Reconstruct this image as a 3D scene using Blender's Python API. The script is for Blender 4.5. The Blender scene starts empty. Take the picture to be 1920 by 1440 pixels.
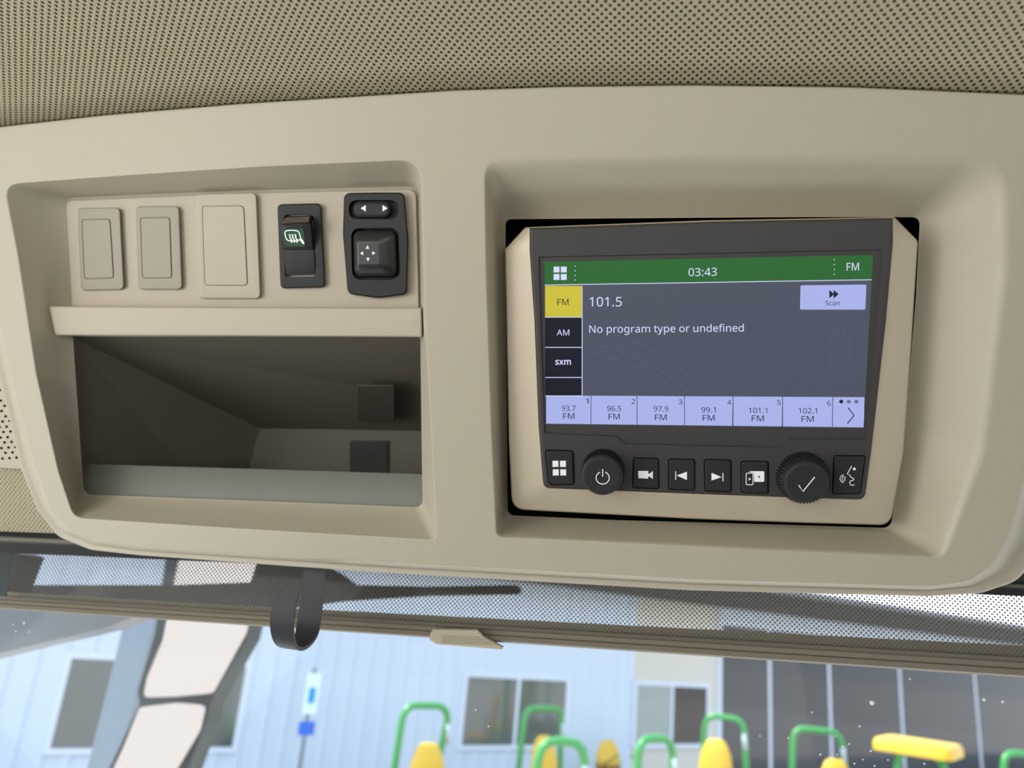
import bpy, bmesh, math, random
import numpy as np
from mathutils import Vector, Matrix
from mathutils.geometry import delaunay_2d_cdt

# ------------------------------------------------------------------ camera
SC = bpy.context.scene
COL = SC.collection
F = 1442.0                       # focal length in pixels of a 1920 wide frame
CAMZ = 2.9                       # eye height above the yard


def nz(v):
    v = np.array(v, float)
    return v / np.linalg.norm(v)


_Z = nz((430, 4650, -F))
_yh = (230 * 430 + F * F) / 4650
_Y = nz((230, -_yh, -F))
_X = np.cross(_Y, _Z)
M = np.array([_X, _Y, _Z])       # camera axes -> world
CAM = np.array([0, 0, CAMZ])

cam_data = bpy.data.cameras.new('camera')
cam = bpy.data.objects.new('camera', cam_data)
COL.objects.link(cam)
mw = Matrix.Identity(4)
for i in range(3):
    for j in range(3):
        mw[i][j] = M[i][j]
mw[0][3], mw[1][3], mw[2][3] = CAM
cam.matrix_world = mw
cam_data.sensor_width = 36
cam_data.lens = 36 * F / 1920
cam_data.clip_start = 0.01
cam_data.clip_end = 400
cam_data.dof.use_dof = True
cam_data.dof.focus_distance = 0.43
cam_data.dof.aperture_fstop = 7.5
SC.camera = cam

# ------------------------------------------------------------------ light
world = bpy.data.worlds.new('world')
SC.world = world
world.use_nodes = True
wn = world.node_tree
for n in list(wn.nodes):
    wn.nodes.remove(n)
wo = wn.nodes.new('ShaderNodeOutputWorld')
wb = wn.nodes.new('ShaderNodeBackground')
wr = wn.nodes.new('ShaderNodeValToRGB')
wt = wn.nodes.new('ShaderNodeTexCoord')
ws = wn.nodes.new('ShaderNodeSeparateXYZ')
wn.links.new(wt.outputs['Generated'], ws.inputs[0])
wn.links.new(ws.outputs['Z'], wr.inputs[0])
wr.color_ramp.elements[0].position = 0.0
wr.color_ramp.elements[0].color = (0.88, 0.93, 1.0, 1)
wr.color_ramp.elements[1].position = 0.8
wr.color_ramp.elements[1].color = (0.50, 0.68, 0.95, 1)
wn.links.new(wr.outputs[0], wb.inputs['Color'])
# brighter towards the sun's side of the sky
wm = wn.nodes.new('ShaderNodeMapRange')
wm.inputs['From Min'].default_value = -1
wm.inputs['From Max'].default_value = 1
wm.inputs['To Min'].default_value = 1.9
wm.inputs['To Max'].default_value = 0.75
wn.links.new(ws.outputs['X'], wm.inputs['Value'])
wn.links.new(wm.outputs[0], wb.inputs['Strength'])
wn.links.new(wb.outputs[0], wo.inputs[0])

sun_data = bpy.data.lights.new('sun', 'SUN')
sun = bpy.data.objects.new('sun', sun_data)
COL.objects.link(sun)
sun_data.energy = 3.5
sun_data.angle = math.radians(0.6)
sun_data.color = (1.0, 0.95, 0.86)
sun.rotation_euler = Vector((0.62, -0.10, -0.78)).to_track_quat('-Z', 'Y').to_euler()

# daylight entering through the cab's left side window and rear window
for nm_, loc_, tgt_, sx_, sy_, en_, co_ in (('left_window_daylight', (-.84, -.35, CAMZ + .02), (0, .38, CAMZ + .12), .9, .42, 2.3, (1.0, .98, .95)),
                                            ('rear_window_daylight', (-.1, -1.25, CAMZ - .1), (0.1, .38, CAMZ + .15), 1.2, .6, 2.3, (1.0, .98, .95))):
    ld = bpy.data.lights.new(nm_, 'AREA')
    ld.shape = 'RECTANGLE'
    ld.size, ld.size_y, ld.energy, ld.color = sx_, sy_, en_, co_
    lo_ = bpy.data.objects.new(nm_, ld)
    COL.objects.link(lo_)
    lo_.location = loc_
    lo_.rotation_euler = (Vector(tgt_) - Vector(loc_)).to_track_quat('-Z', 'Z').to_euler()

SC.view_settings.view_transform = 'Standard'
SC.view_settings.look = 'None'
SC.view_settings.gamma = 1
SC.view_settings.use_curve_mapping = False
SC.view_settings.exposure = 1.0

# ------------------------------------------------------------------ geometry of the cab
D = 0.42
_d = M @ nz((200, 245, -F))
N = nz((0, -_d[1], -_d[2]))      # console normal, towards the operator
U = np.array([1.0, 0, 0])
V = np.cross(N, U)


def ray(x, y):
    return M @ np.array([x - 960.0, 720.0 - y, -F])


def pix(x, y, h=0.0):
    """point of the console plane (raised by h) behind photo pixel x, y"""
    r = ray(x, y)
    return CAM + r * ((D - h) / (-(r @ N)))


KC = 0.16
UC = 0.02


def base(u):
    return -KC * (u - UC) ** 2


def cp(x, y, dh=0.0):
    """same for the gently bowed console front"""
    h = dh
    for _ in range(6):
        p = pix(x, y, h)
        h = base(p[0]) + dh
    return p


def lp(uc):
    """tangent plane of the bowed front at u = uc: flat ground for one switch"""
    b0, b1 = base(uc), -2 * KC * (uc - UC)

    def f(x, y, dh=0.0):
        h = b0 + dh
        for _ in range(8):
            p = pix(x, y, h)
            h = b0 + b1 * (p[0] - uc) + dh
        return p
    return f


def onY(yy):
    """function: pixel -> point of the upright plane world y = yy"""
    def f(x, y, dy=0.0):
        r = ray(x, y)
        return CAM + r * ((yy + dy) / r[1])
    return f


def onZ(x, y, zz):
    r = ray(x, y)
    return CAM + r * ((zz - CAMZ) / r[2])


class Loop(list):
    """a closed 2-D loop that remembers the corners it was rounded from"""
    spec = None


def rp(pts, cs=6, es=3):
    """rounded polygon: corners (x, y, r) -> list of 2-D points; same count for same input length"""
    n = len(pts)
    out = []
    arcs = []
    for i in range(n):
        x, y, r = (list(pts[i]) + [0])[:3]
        p = np.array([x, y], float)
        a = np.array(pts[i - 1][:2], float) - p
        b = np.array(pts[(i + 1) % n][:2], float) - p
        la, lb = np.linalg.norm(a), np.linalg.norm(b)
        a /= la
        b /= lb
        c = max(-1, min(1, float(a @ b)))
        th = math.acos(c)
        t = min(r / math.tan(max(th, 1e-3) / 2) if th < 3.1 else r * 0.02, la * 0.48, lb * 0.48)
        arcs.append([p + a * t * (1 - s) ** 2 * 1.0 + b * t * s ** 2 for s in [k / cs for k in range(cs + 1)]])
    for i in range(n):
        out += arcs[i]
        e0, e1 = arcs[i][-1], arcs[(i + 1) % n][0]
        for k in range(1, es):
            out.append(e0 + (e1 - e0) * k / es)
    L = Loop(tuple(p) for p in out)
    L.spec = ([tuple((list(q) + [0])[:3]) for q in pts], cs, es)
    return L


def rect(x0, y0, x1, y1, r=0):
    return [(x0, y0, r), (x1, y0, r), (x1, y1, r), (x0, y1, r)]


def lerp(A, B, t):
    return [(a[0] + (b[0] - a[0]) * t, a[1] + (b[1] - a[1]) * t) for a, b in zip(A, B)]


def inset(A, d):
    """offset a closed 2-D loop inwards by d"""
    if getattr(A, 'spec', None):
        q, cs, es = A.spec
        m = len(q)
        ar = sum(q[i][0] * q[(i + 1) % m][1] - q[(i + 1) % m][0] * q[i][1] for i in range(m))
        s = 1 if ar > 0 else -1
        new = []
        for i in range(m):
            p = np.array(q[i][:2], float)
            a = nz(p - np.array(q[i - 1][:2], float))
            b = nz(np.array(q[(i + 1) % m][:2], float) - p)
            h = nz(a + b)
            p = p + np.array([-h[1], h[0]]) * s * d / max(.35, float(a @ h))
            cr_ = (a[0] * b[1] - a[1] * b[0]) * s
            new.append((p[0], p[1], max(.4, q[i][2] - d if cr_ > 0 else q[i][2] + d)))
        return rp(new, cs, es)
    n = len(A)
    ar = sum(A[i][0] * A[(i + 1) % n][1] - A[(i + 1) % n][0] * A[i][1] for i in range(n))
    s = 1 if ar > 0 else -1
    out = []
    for i in range(n):
        p = np.array(A[i])
        j = 1
        while np.linalg.norm(p - np.array(A[i - j])) < 1e-6 and j < 5:
            j += 1
        k = 1
        while np.linalg.norm(p - np.array(A[(i + k) % n])) < 1e-6 and k < 5:
            k += 1
        a = nz(p - np.array(A[i - j]))
        b = nz(np.array(A[(i + k) % n]) - p)
        m = a + b
        m = m / max(1e-9, np.linalg.norm(m))
        nrm = np.array([-m[1], m[0]]) * s
        out.append(tuple(p + nrm * d / max(0.5, float(a @ m))))
    return out


# letter shapes (capital height 1000): advance, outline points, triangles
GLYPHS = {
    '0': (801, [732,501,728,386,714,284,691,196,656,123,610,64,553,21,482,-5,399,-14,297,1,214,48,150,123,104,225,78,352,69,501,77,652,102,779,144,880,207,954,292,1000,399,1015,502,1000,585,954,650,880,696,779,723,652,192,501,197,376,212,273,239,193,278,137,331,102,399,91,467,102,520,136,560,192,587,272,603,376,608,501,603,627,587,729,560,808,520,865,467,899,399,910,331,899,278,865,239,808,212,729,197,627], [19,21,20,18,21,19,18,22,21,17,22,18,17,44,22,44,23,22,17,45,44,43,23,44,17,46,45,42,23,43,16,46,17,42,24,23,16,47,46,41,24,42,16,48,47,40,24,41,15,48,16,40,25,24,15,49,48,39,25,40,14,49,15,39,0,25,14,26,49,38,0,39,13,26,14,13,27,26,37,0,38,37,1,0,37,2,1,13,28,27,36,2,37,12,28,13,36,3,2,12,29,28,35,3,36,11,29,12,35,4,3,11,30,29,34,4,35,11,31,30,33,4,34,10,31,11,33,5,4,10,32,31,32,5,33,10,5,32,10,6,5,9,6,10,9,7,6,8,7,9]),
    '1': (801, [497,0,377,0,377,699,377,736,377,768,378,795,380,820,381,845,382,871,361,850,342,833,321,816,296,794,189,707,125,790,395,1000,497,1000], [14,16,15,14,8,16,8,0,16,14,9,8,7,0,8,14,10,9,6,0,7,14,11,10,5,0,6,14,12,11,4,0,5,14,13,12,3,0,4,2,0,3,1,0,2]),
    '2': (801, [728,0,67,0,67,102,329,367,399,438,457,501,502,560,535,617,555,676,562,741,549,814,513,866,456,898,385,909,317,903,257,884,201,854,144,814,78,896,120,928,165,957,214,980,267,999,324,1010,385,1014,472,1006,546,982,606,943,651,890,678,825,688,748,680,672,655,601,617,533,566,466,504,397,431,324,223,118,223,112,728,112], [23,25,24,22,25,23,22,26,25,21,26,22,21,27,26,20,27,21,19,27,20,19,28,27,18,13,19,13,28,19,18,14,13,12,28,13,18,15,14,11,28,12,17,16,18,16,15,18,11,29,28,10,29,11,10,30,29,9,30,10,9,31,30,8,31,9,7,31,8,7,32,31,6,32,7,6,33,32,5,33,6,5,34,33,4,34,5,4,35,34,3,35,4,3,36,35,2,36,3,2,37,36,2,38,37,2,39,38,2,0,39,1,0,2]),
    '3': (801, [690,766,684,703,665,650,635,605,593,570,542,544,483,527,483,521,588,495,662,445,707,374,721,284,711,202,681,130,629,69,555,24,459,-5,338,-14,262,-11,192,-2,126,15,63,41,63,155,129,128,199,107,270,94,339,90,455,103,533,142,578,205,592,287,584,344,560,389,519,422,464,445,394,459,312,464,216,464,216,569,314,569,390,575,452,592,500,621,536,659,557,705,564,758,552,822,515,870,458,900,382,910,332,908,286,900,244,887,205,870,168,850,130,826,69,910,128,950,201,983,286,1006,381,1014,518,996,614,944,671,864], [59,61,60,58,61,59,58,62,61,57,62,58,56,62,57,56,49,62,49,48,62,48,63,62,55,54,56,54,53,56,53,52,56,52,51,56,51,50,56,50,49,56,47,63,48,46,63,47,46,0,63,45,0,46,45,1,0,44,1,45,43,1,44,43,2,1,42,2,43,42,3,2,41,3,42,41,4,3,40,4,41,39,4,40,39,5,4,37,39,38,37,5,39,37,6,5,37,7,6,37,8,7,37,36,8,36,9,8,35,9,36,34,9,35,33,9,34,33,10,9,32,10,33,31,10,32,31,11,10,30,11,31,29,11,30,29,12,11,28,12,29,28,13,12,21,23,22,27,13,28,27,14,13,21,24,23,21,25,24,26,14,27,21,26,25,21,14,26,21,15,14,20,15,21,20,16,15,19,16,20,18,16,19,18,17,16]),
    '4': (801, [773,227,627,227,627,0,508,0,508,227,29,227,29,332,500,1006,627,1006,627,338,773,338,508,653,509,687,509,719,510,748,511,776,512,802,513,827,514,851,515,874,510,874,497,846,482,817,465,788,450,765,150,338,508,338], [6,20,7,20,8,7,20,19,8,19,9,8,6,21,20,18,9,19,17,9,18,6,22,21,16,9,17,6,23,22,15,9,16,6,24,23,14,9,15,6,25,24,13,9,14,12,9,13,11,9,12,26,9,11,6,26,25,6,9,26,6,10,9,6,0,10,5,0,6,4,0,5,3,1,4,1,0,4,3,2,1]),
    '5': (801, [385,613,481,605,563,578,630,536,680,478,711,406,721,319,710,223,676,141,622,75,548,26,456,-4,347,-14,273,-11,202,0,140,17,88,41,88,157,144,129,211,109,281,95,349,91,418,97,478,114,527,144,564,186,588,240,595,307,580,393,535,457,457,497,345,510,303,508,255,503,209,496,174,489,112,528,150,1000,651,1000,651,888,255,888,231,598,259,603,296,608,338,612], [36,40,37,40,38,37,40,39,38,36,41,40,44,1,0,43,1,44,42,1,43,42,2,1,41,2,42,36,2,41,36,3,2,36,31,3,31,4,3,35,34,36,34,33,36,33,32,36,32,31,36,30,4,31,29,4,30,29,5,4,28,5,29,28,6,5,27,6,28,27,7,6,26,7,27,25,7,26,25,8,7,24,8,25,16,18,17,23,8,24,23,9,8,16,19,18,22,9,23,16,20,19,21,9,22,16,21,20,16,9,21,16,10,9,15,10,16,15,11,10,14,11,15,13,11,14,13,12,11]),
    '6': (801, [77,427,80,513,89,598,105,680,130,757,165,828,211,890,270,942,342,981,430,1006,535,1014,566,1013,600,1011,633,1007,658,1001,658,896,631,904,602,909,570,912,538,913,449,905,377,881,319,843,275,793,243,732,221,664,208,589,200,508,209,508,232,540,262,569,297,592,340,611,389,622,445,626,527,617,597,590,655,547,699,487,726,412,735,322,725,225,696,143,649,76,586,27,509,-4,417,-14,348,-7,284,13,226,46,176,94,134,156,103,232,84,322,416,90,496,104,559,146,600,219,613,322,601,408,565,473,505,515,420,529,359,523,305,502,262,471,229,433,209,390,202,346,205,300,215,255,232,212,256,172,286,138,323,112,366,95], [9,11,10,9,12,11,9,13,12,9,14,13,8,14,9,8,16,14,16,15,14,7,18,8,18,17,8,17,16,8,6,19,7,19,18,7,6,20,19,6,21,20,5,21,6,5,22,21,5,23,22,4,23,5,4,24,23,3,24,4,3,25,24,2,25,3,2,26,25,33,35,34,32,35,33,32,36,35,31,36,32,1,26,2,30,36,31,30,37,36,1,27,26,29,37,30,29,62,37,62,38,37,28,62,29,28,63,62,61,38,62,28,64,63,60,38,61,0,27,1,0,28,27,0,64,28,0,65,64,60,39,38,59,39,60,0,66,65,0,67,66,53,67,0,59,40,39,58,40,59,53,68,67,53,69,68,52,69,53,57,40,58,57,41,40,52,70,69,52,71,70,51,71,52,57,42,41,56,42,57,51,72,71,51,73,72,50,73,51,55,42,56,55,43,42,50,74,73,50,75,74,54,43,55,50,54,75,49,54,50,49,43,54,49,44,43,48,44,49,48,45,44,47,45,48,47,46,45]),
    '7': (801, [190,0,601,888,62,888,62,1000,732,1000,732,905,326,0], [2,4,3,2,5,4,2,1,5,1,6,5,0,6,1]),
    '8': (801, [399,1014,482,1007,555,987,615,953,660,906,689,847,699,775,692,718,673,669,643,627,604,590,558,558,508,529,567,498,620,463,666,423,701,377,724,323,731,259,721,181,690,114,642,60,576,20,496,-6,403,-14,304,-6,221,18,155,57,107,110,78,176,69,255,76,319,97,374,131,421,174,461,223,494,276,522,229,552,187,586,151,624,124,668,107,718,101,776,111,847,140,905,186,952,246,986,318,1007,189,254,202,187,241,132,307,96,401,84,491,96,557,132,597,188,611,258,604,304,585,344,554,379,512,410,461,438,401,464,378,472,321,444,275,415,238,382,211,345,195,302,398,915,328,905,271,877,234,832,221,770,227,723,246,683,275,651,312,624,356,600,405,577,451,599,492,623,527,651,554,684,571,724,577,770,565,832,528,877,471,905], [47,1,0,47,2,1,46,2,47,46,3,2,45,3,46,45,4,3,44,69,45,69,4,45,44,70,69,88,4,69,88,5,4,43,70,44,43,71,70,87,5,88,43,72,71,86,5,87,42,72,43,86,6,5,42,73,72,85,6,86,41,73,42,85,7,6,41,74,73,84,7,85,83,7,84,41,75,74,40,75,41,83,8,7,82,8,83,40,76,75,82,9,8,39,76,40,39,77,76,81,9,82,81,10,9,38,77,39,38,78,77,80,10,81,38,79,78,79,10,80,79,11,10,37,79,38,37,11,79,37,12,11,36,12,37,36,13,12,35,13,36,35,14,13,34,63,35,63,14,35,34,64,63,62,14,63,61,14,62,61,15,14,33,64,34,33,65,64,60,15,61,60,16,15,32,65,33,32,66,65,59,16,60,32,67,66,58,16,59,58,17,16,31,67,32,31,68,67,57,17,58,57,18,17,30,68,31,56,18,57,30,48,68,56,19,18,55,19,56,29,48,30,29,49,48,54,19,55,29,50,49,54,20,19,28,50,29,28,51,50,53,20,54,53,21,20,27,51,28,27,52,51,52,21,53,27,21,52,27,22,21,26,22,27,26,23,22,25,23,26,25,24,23]),
    '9': (801, [728,573,725,488,716,403,700,320,675,243,640,172,594,110,535,58,462,19,374,-6,269,-14,239,-13,204,-11,170,-6,143,0,143,105,170,98,202,92,235,88,266,87,356,95,428,119,485,157,529,207,562,266,584,335,597,411,604,490,595,490,571,459,542,431,506,408,464,389,415,378,357,374,277,383,207,410,149,453,106,513,79,587,70,676,80,774,110,857,158,924,221,973,299,1004,389,1014,458,1007,522,987,580,953,630,905,671,843,702,768,722,678,389,910,310,896,247,853,206,780,192,678,204,592,239,526,298,484,384,471,446,477,500,498,544,529,576,567,597,610,604,654,600,699,590,744,574,788,550,828,520,862,483,888,439,905], [45,47,46,45,48,47,44,48,45,44,49,48,43,49,44,43,50,49,42,55,43,55,54,43,54,50,43,75,50,54,74,50,75,74,51,50,42,56,55,73,51,74,72,51,73,41,56,42,41,57,56,72,52,51,71,52,72,70,52,71,41,58,57,40,58,41,70,53,52,69,53,70,68,53,69,40,59,58,68,0,53,39,59,40,67,0,68,66,0,67,39,60,59,38,60,39,66,1,0,65,1,66,64,1,65,38,61,60,37,61,38,63,28,64,28,27,64,27,1,64,63,29,28,26,1,27,26,2,1,37,62,61,62,29,63,37,29,62,37,30,29,36,30,37,36,31,30,25,2,26,35,31,36,35,32,31,25,3,2,35,33,32,34,33,35,24,3,25,24,4,3,23,4,24,23,5,4,22,5,23,22,6,5,21,6,22,20,6,21,20,7,6,14,16,15,14,17,16,19,7,20,14,18,17,14,19,18,14,7,19,14,8,7,14,9,8,13,9,14,13,10,9,12,10,13,11,10,12]),
    ':': (375, [101,675,107,720,126,749,154,765,186,770,220,765,249,749,268,720,275,675,268,632,249,602,220,585,186,580,154,585,126,602,107,632,101,76,107,120,126,148,154,164,186,169,220,164,249,148,268,120,275,76,268,32,249,3,220,-14,186,-20,154,-14,126,3,107,32], [19,21,20,18,21,19,18,22,21,17,22,18,17,23,22,16,23,17,16,24,23,31,24,16,31,25,24,30,25,31,30,26,25,29,26,30,29,27,26,28,27,29,3,5,4,2,5,3,2,6,5,1,6,2,1,7,6,0,7,1,0,8,7,15,8,0,15,9,8,14,9,15,14,10,9,13,10,14,13,11,10,12,11,13]),
    '.': (375, [101,76,107,120,126,148,154,164,186,169,220,164,249,148,268,120,275,76,268,32,249,3,220,-14,186,-20,154,-14,126,3,107,32], [3,5,4,2,5,3,2,6,5,1,6,2,1,7,6,0,7,1,0,8,7,15,8,0,15,9,8,14,9,15,14,10,9,13,10,14,13,11,10,12,11,13]),
    'F': (727, [262,0,136,0,136,1000,695,1000,695,889,262,889,262,535,668,535,668,424,262,424], [1,5,2,5,3,2,5,4,3,1,6,5,1,9,6,9,7,6,9,8,7,1,0,9]),
    'M': (1270, [577,0,248,877,242,877,245,845,247,805,249,760,251,711,252,659,252,606,252,0,136,0,136,1000,322,1000,630,181,636,181,950,1000,1134,1000,1134,0,1010,0,1010,615,1010,664,1011,712,1013,759,1015,803,1018,843,1020,875,1014,875,681,0], [10,2,11,2,12,11,2,1,12,1,13,12,14,26,15,26,16,15,26,25,16,25,17,16,10,3,2,0,13,1,14,27,26,24,17,25,10,4,3,23,17,24,10,5,4,22,17,23,10,6,5,21,17,22,20,17,21,10,7,6,19,17,20,10,8,7,18,17,19,10,9,8,0,14,13,0,27,14]),
    'A': (895, [763,0,643,310,246,310,127,0,0,0,391,1004,504,1004,894,0,493,724,487,740,479,765,469,795,460,826,452,853,445,874,438,846,431,817,423,790,415,765,408,743,402,724,289,422,605,422], [4,6,5,4,14,6,14,7,6,4,15,14,13,7,14,12,7,13,4,16,15,11,7,12,4,17,16,10,7,11,4,18,17,4,19,18,9,7,10,4,20,19,8,7,9,4,21,20,22,7,8,4,2,21,2,22,21,2,1,22,1,7,22,4,3,2,0,7,1]),
    'N': (1064, [929,0,782,0,246,831,241,831,244,795,246,754,248,709,250,660,252,610,252,559,252,0,136,0,136,1000,282,1000,815,172,821,172,819,200,817,239,815,286,813,338,811,389,811,436,811,1000,929,1000], [11,3,12,3,13,12,3,2,13,2,14,13,21,23,22,21,0,23,11,4,3,1,14,2,11,5,4,11,6,5,11,7,6,11,8,7,11,9,8,11,10,9,20,0,21,19,0,20,18,0,19,17,0,18,16,0,17,15,0,16,1,15,14,1,0,15]),
    'S': (769, [703,268,692,185,660,116,607,60,536,20,448,-6,346,-14,291,-13,239,-8,190,-2,146,8,106,19,71,34,71,154,128,133,197,113,273,100,352,95,420,100,476,115,520,139,552,171,571,210,577,256,572,301,556,339,527,371,484,401,423,431,342,462,281,487,229,513,185,543,148,576,120,613,100,655,88,704,84,759,94,833,125,896,173,946,237,983,315,1006,403,1014,482,1010,555,999,620,981,679,958,640,850,586,871,527,888,465,900,401,903,343,899,296,885,259,863,232,834,217,798,211,758,217,711,232,674,260,642,301,613,357,586,430,556,511,523,579,487,633,446,672,398,695,339], [42,44,43,42,45,44,41,45,42,41,46,45,40,46,41,40,47,46,40,51,47,51,50,47,50,49,47,49,48,47,39,52,40,52,51,40,39,53,52,39,54,53,38,54,39,38,55,54,38,56,55,38,57,56,37,57,38,37,58,57,36,58,37,36,59,58,36,60,59,35,60,36,35,61,60,34,61,35,34,62,61,34,63,62,33,63,34,33,64,63,32,64,33,32,65,64,31,65,32,31,66,65,30,66,31,29,66,30,29,67,66,28,67,29,28,68,67,27,68,28,26,68,27,26,69,68,25,69,26,25,0,69,24,0,25,23,0,24,23,1,0,22,1,23,21,1,22,21,2,1,20,2,21,12,14,13,19,2,20,12,15,14,19,3,2,18,3,19,12,16,15,17,3,18,12,17,16,12,3,17,12,4,3,11,4,12,11,5,4,10,5,11,9,5,10,8,5,9,8,6,5,7,6,8]),
    'x': (741, [297,384,38,751,178,751,371,468,563,751,702,751,443,384,716,0,576,0,371,300,164,0,25,0], [0,2,1,0,3,2,3,5,4,3,6,5,0,6,3,11,6,0,11,9,6,9,7,6,11,10,9,8,7,9]),
    'm': (1310, [943,765,1054,748,1133,700,1180,614,1196,489,1196,0,1074,0,1074,483,1065,561,1037,616,990,650,922,661,828,645,765,598,730,521,718,415,718,0,597,0,597,483,592,537,580,582,559,617,529,641,491,656,443,661,375,653,324,630,286,591,261,538,247,471,242,389,242,0,119,0,119,751,218,751,237,648,244,648,270,684,302,714,338,736,378,752,421,762,465,765,545,757,610,734,660,695,695,639,702,639,746,695,805,734,872,757], [41,43,42,50,1,0,40,43,41,40,44,43,49,1,50,39,44,40,32,34,33,32,35,34,49,2,1,38,44,39,38,45,44,48,2,49,37,45,38,48,10,2,10,3,2,37,46,45,47,11,48,11,10,48,36,24,37,24,46,37,36,25,24,23,46,24,47,12,11,22,46,23,36,26,25,9,3,10,32,36,35,32,28,36,28,27,36,27,26,36,47,13,12,21,46,22,21,47,46,21,13,47,20,13,21,8,3,9,8,4,3,20,14,13,19,14,20,7,4,8,32,29,28,18,14,19,18,15,14,7,5,4,17,15,18,6,5,7,32,30,29,17,16,15,32,31,30]),
    'o': (847, [772,377,766,288,747,211,717,144,677,88,627,44,567,12,498,-8,422,-14,350,-8,284,12,225,44,175,88,134,144,103,211,84,288,77,377,88,492,119,588,170,664,239,719,325,753,426,765,522,753,606,719,675,664,728,588,761,492,204,377,210,294,228,223,257,166,300,123,355,97,424,88,493,97,549,123,592,166,621,223,638,294,644,377,638,460,620,529,591,585,548,627,493,652,423,661,324,642,256,585,217,495], [21,23,22,20,23,21,20,24,23,19,24,20,19,25,24,18,47,19,47,46,19,46,25,19,46,45,25,45,26,25,44,26,45,18,48,47,43,26,44,17,48,18,43,27,26,17,49,48,42,27,43,41,27,42,17,28,49,16,28,17,41,0,27,40,0,41,15,28,16,15,29,28,39,0,40,39,1,0,15,30,29,38,1,39,14,30,15,38,2,1,14,31,30,37,2,38,13,31,14,37,3,2,13,32,31,36,3,37,12,32,13,36,4,3,12,33,32,35,4,36,12,34,33,34,4,35,11,34,12,11,4,34,11,5,4,10,5,11,10,6,5,9,6,10,9,7,6,8,7,9]),
    'p': (861, [476,765,601,741,700,668,763,547,784,377,775,259,746,162,700,85,638,30,562,-3,475,-14,421,-10,373,1,331,19,296,41,267,67,242,95,234,95,237,68,239,35,242,1,242,-28,242,-336,119,-336,119,751,220,751,237,648,242,648,267,679,296,707,331,731,372,749,420,761,454,661,386,654,332,632,292,596,265,546,249,481,242,401,242,377,247,291,262,220,288,163,328,122,384,97,457,88,519,98,569,126,608,171,635,229,651,299,657,378,644,494,607,584,544,642], [32,1,0,31,1,32,23,25,24,23,26,25,30,1,31,30,2,1,29,2,30,28,2,29,27,33,28,33,2,28,33,55,2,55,3,2,27,34,33,27,35,34,23,27,26,23,38,27,38,37,27,37,36,27,36,35,27,54,3,55,53,3,54,53,4,3,52,4,53,23,39,38,23,40,39,51,4,52,23,41,40,51,5,4,50,5,51,23,42,41,50,6,5,49,6,50,23,17,42,17,43,42,48,6,49,17,44,43,48,7,6,47,7,48,17,45,44,46,7,47,17,16,45,16,46,45,23,18,17,15,46,16,15,7,46,15,8,7,23,19,18,14,8,15,13,8,14,23,20,19,13,9,8,12,9,13,11,9,12,23,21,20,11,10,9,23,22,21]),
    'r': (578, [469,765,491,764,515,763,538,760,557,756,542,643,523,647,502,650,481,652,461,653,418,648,378,634,341,613,308,583,281,547,260,504,247,455,242,401,242,0,119,0,119,751,220,751,234,613,239,613,266,654,297,690,333,721,374,744,419,760], [28,1,0,28,2,1,28,3,2,28,4,3,27,4,28,27,5,4,19,21,20,19,22,21,26,5,27,25,6,26,6,5,26,24,9,25,9,8,25,8,7,25,7,6,25,23,10,24,10,9,24,23,11,10,23,12,11,19,23,22,19,15,23,15,14,23,14,13,23,13,12,23,19,16,15,19,17,16,19,18,17]),
    'g': (861, [385,765,456,758,519,737,574,701,620,651,627,651,644,751,742,751,742,-13,733,-110,706,-191,660,-254,595,-300,511,-327,406,-336,328,-333,257,-324,193,-309,136,-289,136,-175,194,-200,261,-218,334,-230,413,-234,499,-220,565,-177,607,-110,620,-22,620,7,621,27,622,55,623,82,625,99,619,99,575,49,522,14,459,-7,387,-14,257,12,159,88,98,211,77,374,98,535,159,659,256,738,402,661,344,653,295,627,256,586,228,529,210,458,204,373,217,250,256,160,318,105,405,87,458,91,503,102,540,120,570,148,593,184,609,228,619,282,622,345,622,374,616,466,599,539,569,594,527,632,471,654], [44,1,0,44,2,1,5,7,6,5,8,7,43,2,44,43,3,2,43,45,3,45,4,3,43,46,45,69,4,45,42,46,43,68,4,69,42,47,46,68,5,4,68,67,5,67,66,5,66,8,5,42,48,47,42,49,48,65,8,66,41,49,42,41,50,49,64,8,65,41,51,50,40,51,41,63,8,64,40,52,51,62,8,63,61,8,62,40,53,52,60,8,61,39,53,40,59,32,60,32,8,60,39,54,53,58,32,59,57,32,58,39,55,54,56,33,57,33,32,57,56,34,33,31,8,32,55,34,56,38,55,39,38,34,55,30,8,31,29,8,30,38,35,34,28,8,29,38,36,35,37,36,38,27,8,28,27,9,8,26,9,27,25,9,26,25,10,9,18,20,19,24,10,25,24,11,10,18,21,20,18,22,21,23,11,24,18,23,22,18,11,23,18,12,11,17,12,18,17,13,12,16,13,17,15,13,16,15,14,13]),
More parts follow.
